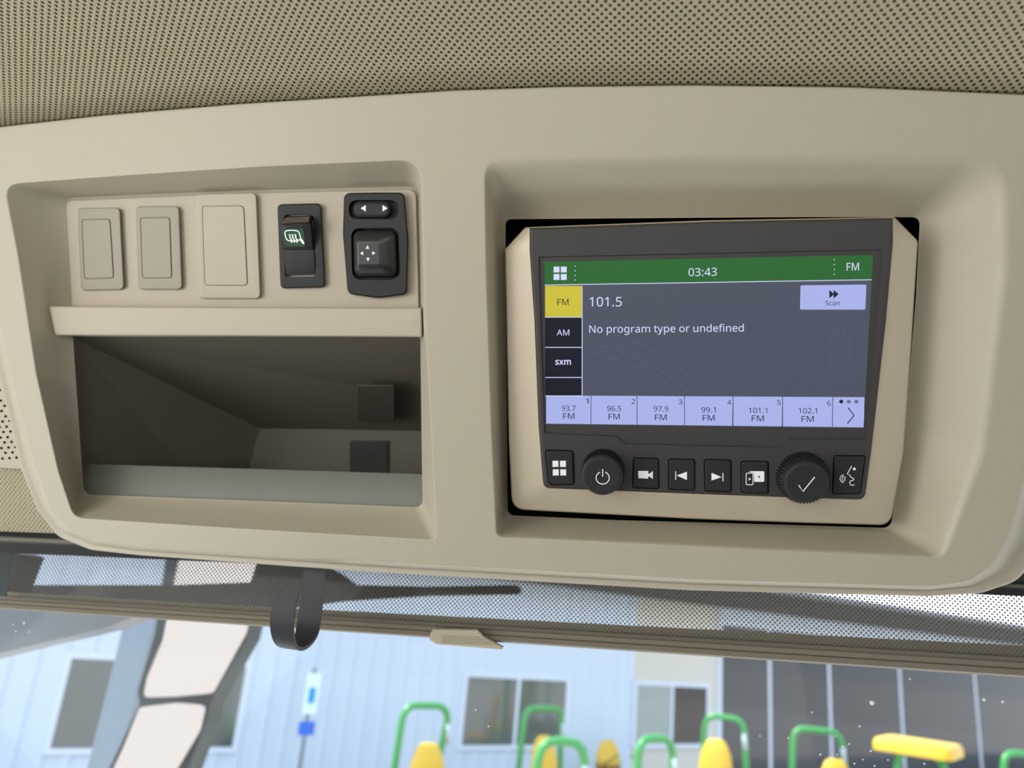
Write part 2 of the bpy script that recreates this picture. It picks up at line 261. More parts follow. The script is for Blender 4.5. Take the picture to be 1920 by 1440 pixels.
    'a': (786, [403,763,523,748,606,703,656,625,672,511,672,0,583,0,559,106,553,106,520,69,487,39,450,15,408,-1,359,-11,301,-14,237,-8,180,10,132,40,95,83,72,140,64,209,86,308,153,382,265,429,424,448,552,452,552,497,542,577,511,627,462,655,396,664,339,659,284,646,233,628,185,606,147,699,201,724,263,744,332,759,440,363,321,349,246,318,205,271,192,207,202,153,230,115,274,93,329,85,416,99,487,138,535,205,550,300,550,367], [38,1,0,37,1,38,37,2,1,36,2,37,35,2,36,35,29,2,29,3,2,34,33,35,33,32,35,32,31,35,31,30,35,30,29,35,28,3,29,27,3,28,27,4,3,26,4,27,26,5,4,25,5,26,24,52,25,52,5,25,23,52,24,22,52,23,21,40,22,40,39,22,39,52,22,51,5,52,21,41,40,21,42,41,20,42,21,50,5,51,20,43,42,19,43,20,19,44,43,49,7,50,7,5,50,19,45,44,18,45,19,48,8,49,8,7,49,18,46,45,48,9,8,6,5,7,47,9,48,18,47,46,18,9,47,17,9,18,17,10,9,16,10,17,16,11,10,16,12,11,15,12,16,15,13,12,14,13,15]),
    't': (506, [370,87,398,88,427,92,454,97,475,102,475,8,451,-1,419,-8,383,-12,349,-14,292,-9,240,6,195,34,160,77,137,138,129,218,129,655,22,655,22,714,130,763,179,923,252,923,252,751,469,751,469,655,252,655,252,221,260,162,285,120,323,95], [19,21,20,19,22,21,18,22,19,18,23,22,18,24,23,17,24,18,16,24,17,15,25,16,25,24,16,15,26,25,15,27,26,14,27,15,14,28,27,13,28,14,13,29,28,3,5,4,2,5,3,13,0,29,1,5,2,0,5,1,13,5,0,12,5,13,11,5,12,11,6,5,10,6,11,10,7,6,10,8,7,9,8,10]),
    'y': (714, [1,751,133,751,296,324,309,286,321,251,333,216,343,183,352,150,359,119,364,119,375,159,391,211,409,268,429,325,581,751,714,751,391,-104,362,-169,328,-226,289,-273,242,-307,185,-329,118,-336,86,-335,59,-333,35,-329,15,-325,15,-227,32,-230,53,-232,75,-235,98,-235,138,-231,173,-219,202,-200,227,-173,248,-140,265,-102,304,-3], [38,1,0,38,2,1,13,15,14,13,16,15,12,16,13,38,3,2,38,4,3,11,16,12,38,5,4,38,6,5,10,16,11,38,7,6,9,16,10,38,8,7,38,9,8,38,16,9,37,16,38,36,16,37,36,17,16,35,17,36,35,18,17,34,18,35,33,18,34,32,18,33,32,19,18,26,28,27,26,29,28,31,19,32,26,30,29,26,31,30,26,19,31,26,20,19,26,21,20,25,21,26,24,21,25,24,22,21,23,22,24]),
    'e': (790, [409,765,499,754,575,723,636,672,681,604,709,522,718,426,718,352,204,352,222,239,270,158,344,108,444,91,511,94,571,104,627,121,685,143,685,35,628,13,571,-2,510,-11,438,-14,338,-3,250,29,177,84,123,159,88,255,77,370,87,484,118,581,168,659,235,717,316,753,408,664,329,650,268,607,227,539,207,450,590,450,585,510,570,562,545,604,511,637,465,657], [32,1,0,32,2,1,31,2,32,31,3,2,30,3,31,30,33,3,33,43,3,43,4,3,30,34,33,29,34,30,42,4,43,29,35,34,41,4,42,29,36,35,41,5,4,40,5,41,28,36,29,39,5,40,28,37,36,39,6,5,38,6,39,27,37,28,27,38,37,27,6,38,27,7,6,26,8,27,8,7,27,26,9,8,25,9,26,25,10,9,24,10,25,24,11,10,15,17,16,14,17,15,24,12,11,13,17,14,12,17,13,24,17,12,23,17,24,23,18,17,22,18,23,22,19,18,22,20,19,21,20,22]),
    'u': (866, [746,751,746,0,646,0,627,99,622,99,595,64,560,35,521,13,478,-2,432,-11,384,-14,301,-7,233,15,180,51,141,104,118,173,111,259,111,751,235,751,235,268,245,189,276,133,328,99,402,88,477,96,534,120,576,159,603,212,618,280,623,360,623,751], [16,18,17,16,19,18,29,0,30,29,1,0,28,1,29,27,1,28,16,20,19,15,20,16,26,1,27,15,21,20,14,21,15,25,3,26,3,1,26,14,22,21,24,4,25,4,3,25,13,22,14,13,23,22,24,5,4,2,1,3,23,5,24,13,5,23,13,6,5,12,6,13,12,7,6,11,7,12,11,8,7,11,9,8,10,9,11]),
    'n': (866, [480,765,598,748,683,700,735,614,752,489,752,0,630,0,630,480,620,560,590,616,537,650,462,661,357,644,290,591,254,506,242,389,242,0,119,0,119,751,218,751,237,648,244,648,272,684,306,714,345,736,388,752,433,762], [26,1,0,25,1,26,24,1,25,17,19,18,17,20,19,24,2,1,23,2,24,22,2,23,22,11,2,11,10,2,10,3,2,21,11,22,21,12,11,9,3,10,17,21,20,17,14,21,14,13,21,13,12,21,8,3,9,8,4,3,7,4,8,17,15,14,7,5,4,6,5,7,17,16,15]),
    'd': (861, [385,-14,259,10,161,83,98,205,77,374,98,544,162,666,260,740,387,765,442,761,489,750,529,733,564,710,594,683,619,654,627,654,626,677,623,708,620,740,619,765,619,1064,742,1064,742,0,643,0,625,101,619,101,594,70,564,43,529,19,488,1,440,-10,405,88,506,105,572,153,608,235,620,350,620,373,609,496,574,588,508,644,403,662,316,643,254,583,217,491,204,371,217,252,254,162,317,107], [19,21,20,19,22,21,7,9,8,18,22,19,7,10,9,7,11,10,6,11,7,17,22,18,6,12,11,6,13,12,16,22,17,6,40,13,40,14,13,15,22,16,5,41,6,41,40,6,39,14,40,39,15,14,39,38,15,38,37,15,37,22,15,5,42,41,5,43,42,4,43,5,36,22,37,4,44,43,3,44,4,35,22,36,3,45,44,34,22,35,3,46,45,33,22,34,2,46,3,2,47,46,32,24,33,24,22,33,2,31,47,31,25,32,25,24,32,31,26,25,23,22,24,2,26,31,1,26,2,1,27,26,1,28,27,1,29,28,0,29,1,0,30,29]),
    'f': (482, [465,655,276,655,276,0,153,0,153,655,21,655,21,713,153,755,153,798,160,886,181,955,217,1007,265,1043,325,1064,396,1071,439,1070,478,1064,513,1055,542,1046,510,950,486,957,458,964,428,969,398,971,344,960,306,929,283,876,276,800,276,751,465,751], [13,15,14,13,16,15,12,16,13,12,17,16,12,18,17,12,19,18,11,21,12,21,20,12,20,19,12,10,23,11,23,22,11,22,21,11,10,24,23,10,25,24,9,25,10,9,26,25,8,26,9,8,27,26,8,28,27,7,28,8,6,28,7,6,29,28,6,0,29,5,0,6,4,0,5,3,1,4,1,0,4,3,2,1]),
    'i': (361, [182,1032,209,1027,232,1013,248,989,254,954,248,919,232,895,209,880,182,875,154,880,130,895,114,919,109,954,114,989,130,1013,154,1027,242,751,242,0,119,0,119,751], [18,16,19,18,17,16,15,1,0,14,1,15,14,2,1,13,2,14,13,3,2,12,3,13,12,4,3,11,4,12,11,5,4,10,5,11,10,6,5,9,6,10,9,7,6,8,7,9]),
    'c': (672, [420,-14,326,-4,243,27,174,78,121,153,88,250,77,371,89,497,123,597,178,672,249,724,333,755,429,765,485,762,539,753,588,740,626,724,588,622,552,634,510,646,466,654,426,657,357,649,301,625,258,585,228,529,210,459,204,373,210,290,228,220,258,165,300,125,353,100,419,92,477,96,527,105,572,119,613,136,613,27,574,9,530,-4,480,-11], [11,13,12,11,14,13,10,14,11,10,15,14,10,16,15,9,16,10,9,21,16,21,20,16,20,19,16,19,18,16,18,17,16,8,22,9,22,21,9,8,23,22,8,24,23,7,24,8,7,25,24,7,26,25,6,26,7,6,27,26,6,28,27,5,28,6,5,29,28,4,29,5,4,30,29,4,31,30,3,31,4,36,38,37,3,32,31,35,38,36,34,38,35,3,33,32,33,38,34,3,38,33,2,38,3,1,38,2,1,39,38,1,40,39,1,41,40,0,41,1]),
    '*s': (711, [608,325,632,271,640,207,629,131,597,67,546,17,479,-18,399,-39,309,-45,232,-42,166,-32,109,-16,41,13,41,194,134,153,190,135,250,121,311,117,384,124,428,142,449,166,457,197,455,213,447,228,432,245,402,264,357,286,292,313,223,341,164,370,113,404,73,447,48,501,40,567,62,665,131,739,231,782,352,796,423,793,488,782,549,765,634,732,567,576,492,605,443,619,394,629,345,632,285,627,246,612,227,594,221,571,224,555,232,540,250,525,282,506,330,485,394,459,461,432,520,402,570,368], [36,38,37,36,39,38,35,39,36,35,40,39,35,41,40,34,41,35,34,45,41,45,44,41,44,43,41,43,42,41,33,47,34,47,46,34,46,45,34,33,48,47,33,49,48,33,50,49,33,51,50,32,51,33,32,52,51,32,53,52,32,54,53,32,55,54,31,55,32,31,56,55,31,57,56,30,57,31,30,58,57,29,58,30,29,59,58,28,59,29,28,0,59,27,0,28,27,1,0,26,1,27,25,1,26,25,2,1,24,2,25,23,2,24,22,2,23,21,2,22,21,3,2,20,3,21,12,14,13,19,3,20,12,15,14,18,3,19,12,16,15,18,4,3,17,4,18,12,17,16,12,4,17,12,5,4,12,6,5,11,6,12,10,6,11,10,7,6,9,7,10,9,8,7]),
    '*x': (781, [-36,-31,258,384,-23,782,194,782,371,524,546,782,762,782,481,384,777,-31,559,-31,371,244,180,-31], [1,3,2,1,4,3,4,6,5,4,7,6,1,7,4,1,8,7,0,10,1,10,8,1,0,11,10,9,8,10]),
    '*m': (1350, [790,762,865,788,943,796,1065,779,1157,722,1211,624,1228,491,1228,-31,1043,-31,1043,481,1034,551,1013,595,977,620,922,629,841,616,791,578,761,512,750,413,750,-31,565,-31,565,482,561,532,551,569,535,596,513,614,484,625,443,629,384,623,342,603,312,573,291,528,278,466,274,388,274,-31,88,-31,88,782,245,782,263,680,228,680,247,705,283,739,324,764,369,782,416,793,465,796,552,788,625,762,684,716,712,670,687,670,725,718], [1,3,2,43,45,44,42,45,43,42,46,45,0,3,1,41,46,42,34,36,35,34,38,36,38,39,36,39,37,36,0,4,3,40,46,41,50,4,0,40,47,46,39,47,40,50,5,4,49,48,50,48,5,50,39,48,47,37,48,39,34,37,38,34,30,37,30,29,37,29,28,37,28,27,37,27,48,37,27,26,48,26,13,48,13,5,48,25,13,26,25,14,13,12,5,13,24,14,25,12,6,5,11,6,12,24,15,14,23,15,24,22,15,23,10,6,11,22,16,15,21,16,22,9,6,10,20,16,21,34,31,30,20,17,16,9,7,6,19,17,20,8,7,9,34,32,31,19,18,17,34,33,32])}


class MB:
    """collects faces, then links them as one mesh object"""
    def __init__(self):
        self.v, self.f, self.m, self.s = [], [], [], []

    def add(self, vs, fs, mi=0, smooth=True):
        o = len(self.v)
        self.v += [tuple(map(float, p)) for p in vs]
        for f in fs:
            self.f.append([i + o for i in f])
            self.m.append(mi)
            self.s.append(smooth)

    def loft(self, loops, mi=0, closed=True, cap0=False, cap1=False, smooth=True):
        n = len(loops[0])
        vs = [p for L in loops for p in L]
        fs = []
        for k in range(len(loops) - 1):
            for i in range(n if closed else n - 1):
                j = (i + 1) % n
                fs.append([k * n + i, k * n + j, (k + 1) * n + j, (k + 1) * n + i])
        if cap0:
            fs.append(list(range(n))[::-1])
        if cap1:
            fs.append([(len(loops) - 1) * n + i for i in range(n)])
        self.add(vs, fs, mi, smooth)

    def fill(self, outer, holes, fn, step=0, mi=0):
        """triangulated area with holes; 2-D points, fn maps to 3-D; step adds an inner grid"""
        pts, faces = [], []
        edges = []
        for L in [outer] + holes:
            o = len(pts)
            pts += [Vector((p[0], p[1])) for p in L]
            edges += [(o + i, o + (i + 1) % len(L)) for i in range(len(L))]
        if step:
            xs = [p[0] for p in outer]
            ys = [p[1] for p in outer]

            def inside(x, y, L):
                c = False
                n = len(L)
                for i in range(n):
                    x0, y0 = L[i]
                    x1, y1 = L[i - 1]
                    if (y0 > y) != (y1 > y) and x < (x1 - x0) * (y - y0) / (y1 - y0) + x0:
                        c = not c
                return c
            allp = np.array([p for L in [outer] + holes for p in L])
            x = min(xs) + step
            while x < max(xs):
                y = min(ys) + step
                while y < max(ys):
                    if inside(x, y, outer) and not any(inside(x, y, h) for h in holes):
                        if np.min(np.abs(allp - np.array([x, y])).sum(1)) > step * 0.6:
                            pts.append(Vector((x, y)))
                    y += step
                x += step
        res = delaunay_2d_cdt(pts, edges, [], 0, 1e-5)
        vv, ff = res[0], res[2]

        def ins(x, y, L):
            c = False
            n = len(L)
            for i in range(n):
                x0, y0 = L[i]
                x1, y1 = L[i - 1]
                if (y0 > y) != (y1 > y) and x < (x1 - x0) * (y - y0) / (y1 - y0) + x0:
                    c = not c
            return c
        keep = []
        for f in ff:
            cx = sum(vv[i][0] for i in f) / len(f)
            cy = sum(vv[i][1] for i in f) / len(f)
            if ins(cx, cy, outer) and not any(ins(cx, cy, h) for h in holes):
                q = [vv[i] for i in f]
                if abs((q[1][0] - q[0][0]) * (q[2][1] - q[0][1]) - (q[2][0] - q[0][0]) * (q[1][1] - q[0][1])) > 1e-3:
                    keep.append(list(f))
        self.add([fn(p[0], p[1]) for p in vv], keep, mi, step > 0)

    def box(self, c, s, mi=0, rot=None):
        c = np.array(c, float)
        vs = []
        for dx in (-.5, .5):
            for dy in (-.5, .5):
                for dz in (-.5, .5):
                    v = np.array([dx * s[0], dy * s[1], dz * s[2]])
                    if rot is not None:
                        v = rot @ v
                    vs.append(c + v)
        self.add(vs, [[0, 1, 3, 2], [4, 6, 7, 5], [0, 4, 5, 1], [2, 3, 7, 6], [0, 2, 6, 4], [1, 5, 7, 3]], mi, False)

    def tube(self, pts, r, seg=10, mi=0, cap=True):
        pts = [np.array(p, float) for p in pts]
        loops = []
        up = None
        for i, p in enumerate(pts):
            t = nz(pts[min(i + 1, len(pts) - 1)] - pts[max(i - 1, 0)])
            if up is None:
                up = np.array([0, 0, 1.0]) if abs(t[2]) < .9 else np.array([1.0, 0, 0])
            a = nz(np.cross(t, up))
            b = np.cross(a, t)
            up = b
            rr = r[i] if isinstance(r, (list, tuple)) else r
            loops.append([p + rr * (math.cos(2 * math.pi * k / seg) * a + math.sin(2 * math.pi * k / seg) * b) for k in range(seg)])
        self.loft(loops, mi, True, cap, cap)

    def disc_stack(self, c, axis, prof, seg=48, mi=0, tooth=None, xdir=None, cap1=True):
        """lathe about axis: prof = [(radius, height)], tooth = (count, depth) knurls the marked radii"""
        c = np.array(c, float)
        a = nz(np.cross(axis, xdir if xdir is not None else [0.3, 0.9, 0.1]))
        b = np.cross(axis, a)
        loops = []
        for item in prof:
            r, h = item[0], item[1]
            L = []
            for k in range(seg):
                rr = r
                if len(item) > 2 and k % 4 < 2:
                    rr = r - item[2]
                th = 2 * math.pi * k / seg
                L.append(c + axis * h + rr * (math.cos(th) * a + math.sin(th) * b))
            loops.append(L)
        self.loft(loops, mi, True, False, cap1)

    def strokes(self, lines, w, fn, mi=0):
        """flat strokes: each line is a list of px points; w px wide"""
        for ln in lines:
            P = [np.array(p, float) for p in ln]
            L, R = [], []
            for i, p in enumerate(P):
                t = nz(P[min(i + 1, len(P) - 1)] - P[max(i - 1, 0)])
                nn = np.array([-t[1], t[0]]) * w / 2
                L.append(fn(*(p + nn)))
                R.append(fn(*(p - nn)))
            vs = L + R
            n = len(P)
            self.add(vs, [[i, i + 1, n + i + 1, n + i] for i in range(n - 1)], mi, False)

    def poly(self, pts, fn, mi=0):
        self.add([fn(p[0], p[1]) for p in pts], [list(range(len(pts)))], mi, False)

    def slab(self, outline, fn, h0, h1, mi=0, bev=2.0, bh=0.0008, step=0, mcap=None):
        """raised plate: rounded outline in px, from h0 up to h1, with a rounded edge; fn(x, y, h)"""
        Ls = [[fn(p[0], p[1], h0) for p in outline],
              [fn(p[0], p[1], h1 - bh) for p in outline],
              [fn(p[0], p[1], h1 - bh * 0.3) for p in inset(outline, bev * 0.3)],
              [fn(p[0], p[1], h1) for p in inset(outline, bev)]]
        self.loft(Ls, mi)
        top = inset(outline, bev)
        self.fill(top, [], lambda x, y: fn(x, y, h1), step, mi if mcap is None else mcap)

    def text(self, s, x0, x1, yb, cap, fn, mi=0, slope=0.0, heavy=False):
        """lettering between x0 and x1, baseline yb at x0, capital height cap (px)"""
        pen = 0
        vs, fs = [], []
        for ch in s:
            if ch == ' ':
                pen += 364
                continue
            adv, gv, gf = GLYPHS['*' + ch if heavy else ch]
            o = len(vs)
            vs += [(gv[k] + pen, gv[k + 1]) for k in range(0, len(gv), 2)]
            fs += [[gf[k] + o, gf[k + 1] + o, gf[k + 2] + o] for k in range(0, len(gf), 3)]
            pen += adv
        xs = [v[0] for v in vs]
        a, b = min(xs), max(xs)
        out = []
        for v in vs:
            px = x0 + (v[0] - a) / (b - a) * (x1 - x0)
            out.append(fn(px, yb + slope * (px - x0) - v[1] / 1000 * cap))
        self.add(out, fs, mi, False)

    def build(self, name, mats, parent=None, weighted=False, sharp=None, weld=True):
        if not isinstance(mats, (list, tuple)):
            mats = [mats]
        off = np.zeros(3)
        p = parent
        while p is not None:
            off = off + np.array(p.get('_loc', (0, 0, 0)))
            p = p.parent
        me = bpy.data.meshes.new(name)
        me.from_pydata([tuple(np.array(v) - off) for v in self.v], [], self.f)
        for m in mats:
            me.materials.append(m)
        for p_, mi, s in zip(me.polygons, self.m, self.s):
            p_.material_index = mi
            p_.use_smooth = s
        me.update()
        if weld:
            bm = bmesh.new()
            bm.from_mesh(me)
            bmesh.ops.remove_doubles(bm, verts=bm.verts, dist=2e-6)
            bmesh.ops.recalc_face_normals(bm, faces=bm.faces)
            bm.to_mesh(me)
            bm.free()
        if sharp is not None:
            sm = [p_.use_smooth for p_ in me.polygons]
            me.set_sharp_from_angle(angle=math.radians(sharp))
            for p_, f_ in zip(me.polygons, sm):
                p_.use_smooth = f_
        o = bpy.data.objects.new(name, me)
        COL.objects.link(o)
        if parent is not None:
            o.parent = parent
        if weighted:
            md = o.modifiers.new('wn', 'WEIGHTED_NORMAL')
            md.keep_sharp = True
            md.weight = 60
        return o


def thing(name, label, cat, loc=(0, 0, 0), group=None):
    o = bpy.data.objects.new(name, None)
    COL.objects.link(o)
    o.empty_display_size = 0.02
    o.location = tuple(map(float, loc))
    o['_loc'] = tuple(map(float, loc))
    o['label'] = label
    o['category'] = cat
    if group:
        o['group'] = group
    return o


def tag(o, label, cat, group=None, kind=None):
    o['label'] = label
    o['category'] = cat
    if group:
        o['group'] = group
    if kind:
        o['kind'] = kind
    return o


def struct(o, label=None):
    o['kind'] = 'structure'
    if label:
        o['label'] = label
    return o


# ------------------------------------------------------------------ materials
def lin(c):
    return tuple(((x / 255) / 12.92 if x / 255 <= .04045 else ((x / 255 + .055) / 1.055) ** 2.4) for x in c) + (1,)


def mat(name, rgb, rough=.5, metal=0, spec=.5, emit=None, es=1.0, grain=None, mott=None, coat=0):
    m = bpy.data.materials.new(name)
    m.use_nodes = True
    nt = m.node_tree
    b = nt.nodes['Principled BSDF']
    b.inputs['Base Color'].default_value = lin(rgb)
    b.inputs['Roughness'].default_value = rough
    b.inputs['Metallic'].default_value = metal
    b.inputs['Specular IOR Level'].default_value = spec
    b.inputs['Coat Weight'].default_value = coat
    b.inputs['Coat Roughness'].default_value = .05
    if emit:
        b.inputs['Emission Color'].default_value = lin(emit)
        b.inputs['Emission Strength'].default_value = es
    if grain:
        tc = nt.nodes.new('ShaderNodeTexCoord')
        no = nt.nodes.new('ShaderNodeTexNoise')
        no.inputs['Scale'].default_value = grain[0]
        no.inputs['Detail'].default_value = 3
        bp = nt.nodes.new('ShaderNodeBump')
        bp.inputs['Strength'].default_value = grain[1]
        bp.inputs['Distance'].default_value = grain[2] if len(grain) > 2 else .0002
        nt.links.new(tc.outputs['Object'], no.inputs['Vector'])
        nt.links.new(no.outputs['Fac'], bp.inputs['Height'])
        nt.links.new(bp.outputs['Normal'], b.inputs['Normal'])
    if mott:
        tc = nt.nodes.new('ShaderNodeTexCoord')
        no = nt.nodes.new('ShaderNodeTexNoise')
        no.inputs['Scale'].default_value = mott[0]
        no.inputs['Detail'].default_value = 4
        mx = nt.nodes.new('ShaderNodeMix')
        mx.data_type = 'RGBA'
        c = lin(rgb)
        mx.inputs[6].default_value = tuple(x * (1 - mott[1]) for x in c[:3]) + (1,)
        mx.inputs[7].default_value = tuple(min(1, x * (1 + mott[1])) for x in c[:3]) + (1,)
        nt.links.new(tc.outputs['Object'], no.inputs['Vector'])
        nt.links.new(no.outputs['Fac'], mx.inputs[0])
        nt.links.new(mx.outputs[2], b.inputs['Base Color'])
    return m


def mask_nodes(nt, a, b_, axes):
    """staggered lattice of dots: returns the socket cos(2 pi s / a) * cos(2 pi t / b)"""
    tc = nt.nodes.new('ShaderNodeTexCoord')
    sp = nt.nodes.new('ShaderNodeSeparateXYZ')
    nt.links.new(tc.outputs['Object'], sp.inputs[0])

    def c(ax, per):
        m1 = nt.nodes.new('ShaderNodeMath')
        m1.operation = 'MULTIPLY'
        m1.inputs[1].default_value = 2 * math.pi / per
        nt.links.new(sp.outputs[ax], m1.inputs[0])
        m2 = nt.nodes.new('ShaderNodeMath')
        m2.operation = 'COSINE'
        nt.links.new(m1.outputs[0], m2.inputs[0])
        return m2
    x, y = c(axes[0], a), c(axes[1], b_)
    m = nt.nodes.new('ShaderNodeMath')
    m.operation = 'MULTIPLY'
    nt.links.new(x.outputs[0], m.inputs[0])
    nt.links.new(y.outputs[0], m.inputs[1])
    return m.outputs[0]


def fabric_mat(name, light, dark, a, b_, axes=('X', 'Y')):
    m = mat(name, light, .95, spec=.1)
    nt = m.node_tree
    b = nt.nodes['Principled BSDF']
    s = mask_nodes(nt, a, b_, axes)
    rm = nt.nodes.new('ShaderNodeMapRange')
    rm.inputs['From Min'].default_value = 0.12
    rm.inputs['From Max'].default_value = 0.68
    nt.links.new(s, rm.inputs['Value'])
    # fine twill threads inside each bead
    tc = nt.nodes.new('ShaderNodeTexCoord')
    wv = nt.nodes.new('ShaderNodeTexWave')
    wv.inputs['Scale'].default_value = 330
    wv.inputs['Distortion'].default_value = 1.0
    wv.bands_direction = 'DIAGONAL'
    nt.links.new(tc.outputs['Object'], wv.inputs['Vector'])
    th = nt.nodes.new('ShaderNodeMix')
    th.data_type = 'RGBA'
    L = lin(light)
    th.inputs[6].default_value = tuple(x * .84 for x in L[:3]) + (1,)
    th.inputs[7].default_value = tuple(min(1, x * 1.12) for x in L[:3]) + (1,)
    nt.links.new(wv.outputs['Fac'], th.inputs[0])
    mx = nt.nodes.new('ShaderNodeMix')
    mx.data_type = 'RGBA'
    nt.links.new(rm.outputs[0], mx.inputs[0])
    nt.links.new(th.outputs[2], mx.inputs[6])
    mx.inputs[7].default_value = lin(dark)
    nt.links.new(mx.outputs[2], b.inputs['Base Color'])
    bp = nt.nodes.new('ShaderNodeBump')
    bp.invert = True
    bp.inputs['Strength'].default_value = .5
    bp.inputs['Distance'].default_value = .0006
    nt.links.new(rm.outputs[0], bp.inputs['Height'])
    nt.links.new(bp.outputs['Normal'], b.inputs['Normal'])
    return m


def perforated_mat(name, rgb, a, b_, thr):
    m = mat(name, rgb, .8, spec=.2)
    nt = m.node_tree
    b = nt.nodes['Principled BSDF']
    s = mask_nodes(nt, a, b_, ('X', 'Z'))
    ab = s
    rm = nt.nodes.new('ShaderNodeMapRange')
    rm.inputs['From Min'].default_value = thr - .03
    rm.inputs['From Max'].default_value = thr + .03
    nt.links.new(ab, rm.inputs['Value'])
    tr = nt.nodes.new('ShaderNodeBsdfTransparent')
    mix = nt.nodes.new('ShaderNodeMixShader')
    nt.links.new(rm.outputs[0], mix.inputs[0])
    nt.links.new(b.outputs[0], mix.inputs[1])
    nt.links.new(tr.outputs[0], mix.inputs[2])
    nt.links.new(mix.outputs[0], nt.nodes['Material Output'].inputs[0])
    return m


def glass_mat(name, tint=(1, 1, 1), refl=.08):
    m = bpy.data.materials.new(name)
    m.use_nodes = True
    nt = m.node_tree
    nt.nodes.remove(nt.nodes['Principled BSDF'])
    tr = nt.nodes.new('ShaderNodeBsdfTransparent')
    tr.inputs[0].default_value = tint + (1,)
    gl = nt.nodes.new('ShaderNodeBsdfGlossy')
    gl.inputs['Roughness'].default_value = .02
    mix = nt.nodes.new('ShaderNodeMixShader')
    mix.inputs[0].default_value = refl
    nt.links.new(tr.outputs[0], mix.inputs[1])
    nt.links.new(gl.outputs[0], mix.inputs[2])
    nt.links.new(mix.outputs[0], nt.nodes['Material Output'].inputs[0])
    return m


BEIGE = mat('beige_plastic', (177, 169, 149), .45, spec=.5, grain=(900, .25), mott=(1400, .05))
BEIGE_PALE = mat('pale_beige_plastic', (184, 174, 155), .55, spec=.35, grain=(900, .3), mott=(1200, .06))
BEIGE_GREY = mat('grey_beige_plastic', (160, 152, 136), .5, spec=.35, grain=(900, .15))
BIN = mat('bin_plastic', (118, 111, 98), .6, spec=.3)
LIP = mat('lip_plastic', (122, 124, 114), .55, spec=.3, mott=(60, .05))
BLACK = mat('black_cavity', (10, 11, 12), .8, spec=.2)
DARK = mat('charcoal_plastic', (64, 62, 60), .5, spec=.35, grain=(1200, .25), mott=(900, .06))
DARKER = mat('black_plastic', (42, 42, 43), .55, spec=.3, grain=(1200, .15))
RUBBER = mat('knob_rubber', (30, 30, 31), .45, spec=.4)
GLOSSY = mat('smoky_gloss', (38, 39, 36), .32, spec=.5)
DUSTY = mat('dusty_edge', (96, 84, 72), .7, mott=(500, .25))
SILVER = mat('champagne_bezel', (200, 187, 164), .42, metal=.15, spec=.5, grain=(1500, .2), mott=(1600, .08))
WHITE = mat('white_print', (250, 250, 248), .5)
LEGEND = mat('backlit_legend', (230, 240, 225), .5, emit=(215, 235, 205), es=.5)
GREENGLOW = mat('backlit_green', (24, 38, 30), .4, emit=(14, 60, 34), es=.5)
FABRIC = fabric_mat('headliner_fabric', (178, 168, 142), (62, 56, 42), .0040, .0047)
FABRIC2 = fabric_mat('side_fabric', (176, 168, 142), (112, 106, 88), .0034, .0034, ('X', 'Z'))
SHADE = perforated_mat('perforated_shade', (98, 92, 80), .0031, .0031, -.28)
RAIL = mat('shade_rail', (132, 124, 107), .5, spec=.35)
SEAL = mat('rubber_seal', (46, 47, 45), .6)
SEAL_L = mat('seal_ridge', (104, 98, 88), .6)
STRAP = mat('hook_plastic', (44, 46, 50), .5, spec=.4)
GLASS = glass_mat('windscreen_glass', (.98, .99, .99), .008)


def smat(name, rgb, es=1.0):
    es *= .5      # the exposure is one stop up
    return mat(name, (6, 6, 7), .3, spec=.18, emit=rgb, es=es)


S_BG = smat('screen_slate', (84, 90, 104), .9)
S_GREEN = smat('screen_green', (46, 104, 52))
S_YEL = smat('screen_yellow', (205, 192, 62))
S_DARK = smat('screen_tab_dark', (30, 34, 44))
S_LAV = smat('screen_lavender', (170, 180, 234))
S_WHITE = smat('screen_white', (212, 216, 250), 1.05)
S_INK = smat('screen_ink', (38, 40, 56), .8)
S_INKG = smat('screen_grey_ink', (112, 116, 150), .9)

# ------------------------------------------------------------------ console outlines (photo pixels)
O = [(-60, 246, 15), (200, 217, 200), (450, 196, 200), (850, 171, 200), (1050, 164, 200), (1300, 161, 200), (1600, 165, 200), (1968, 181, 15),
     (1990, 420, 200), (1965, 690, 200), (1922, 867, 200), (1890, 993, 120), (1858, 1058, 60), (1815, 1089, 60), (1740, 1099, 100), (1300, 1085, 200), (700, 1052, 200),
     (260, 1025, 200), (180, 1014, 60), (128, 995, 50), (94, 958, 50), (66, 880, 100), (34, 765, 200), (0, 616, 200), (-52, 400, 200)]
Fl = [(-62, 236, 15), (200, 207, 200), (450, 186, 200), (850, 161, 200), (1050, 154, 200), (1300, 151, 200), (1600, 155, 200), (1984, 170, 15),
      (2030, 420, 200), (2010, 720, 200), (1985, 900, 200), (1955, 1035, 120), (1905, 1090, 60), (1840, 1112, 60), (1740, 1118, 100), (1300, 1107, 200), (700, 1073, 200),
      (260, 1041, 200), (170, 1031, 60), (108, 1006, 50), (70, 955, 50), (38, 875, 100), (10, 752, 200), (-24, 616, 200), (-80, 400, 200)]
A_ = [(5, 345, 26), (250, 327, 100), (500, 311, 100), (788, 298, 42), (797, 600, 100), (820, 1014, 14), (480, 994, 100), (138, 972, 30), (108, 883, 100), (66, 699, 100), (32, 480, 100)]
B_ = [(120, 371, 20), (300, 363, 100), (500, 356, 100), (785, 349, 22), (789, 600, 100), (793, 953, 18), (480, 941, 100), (158, 929, 22), (152, 860, 100), (143, 730, 100), (130, 540, 100)]
C_ = [(907, 300, 34), (1300, 291, 100), (1600, 291, 100), (1890, 294, 80), (1893, 500, 120), (1850, 850, 120), (1774, 1048, 34), (1400, 1031, 100), (1100, 1016, 100), (930, 1009, 16), (920, 800, 100), (910, 500, 100)]
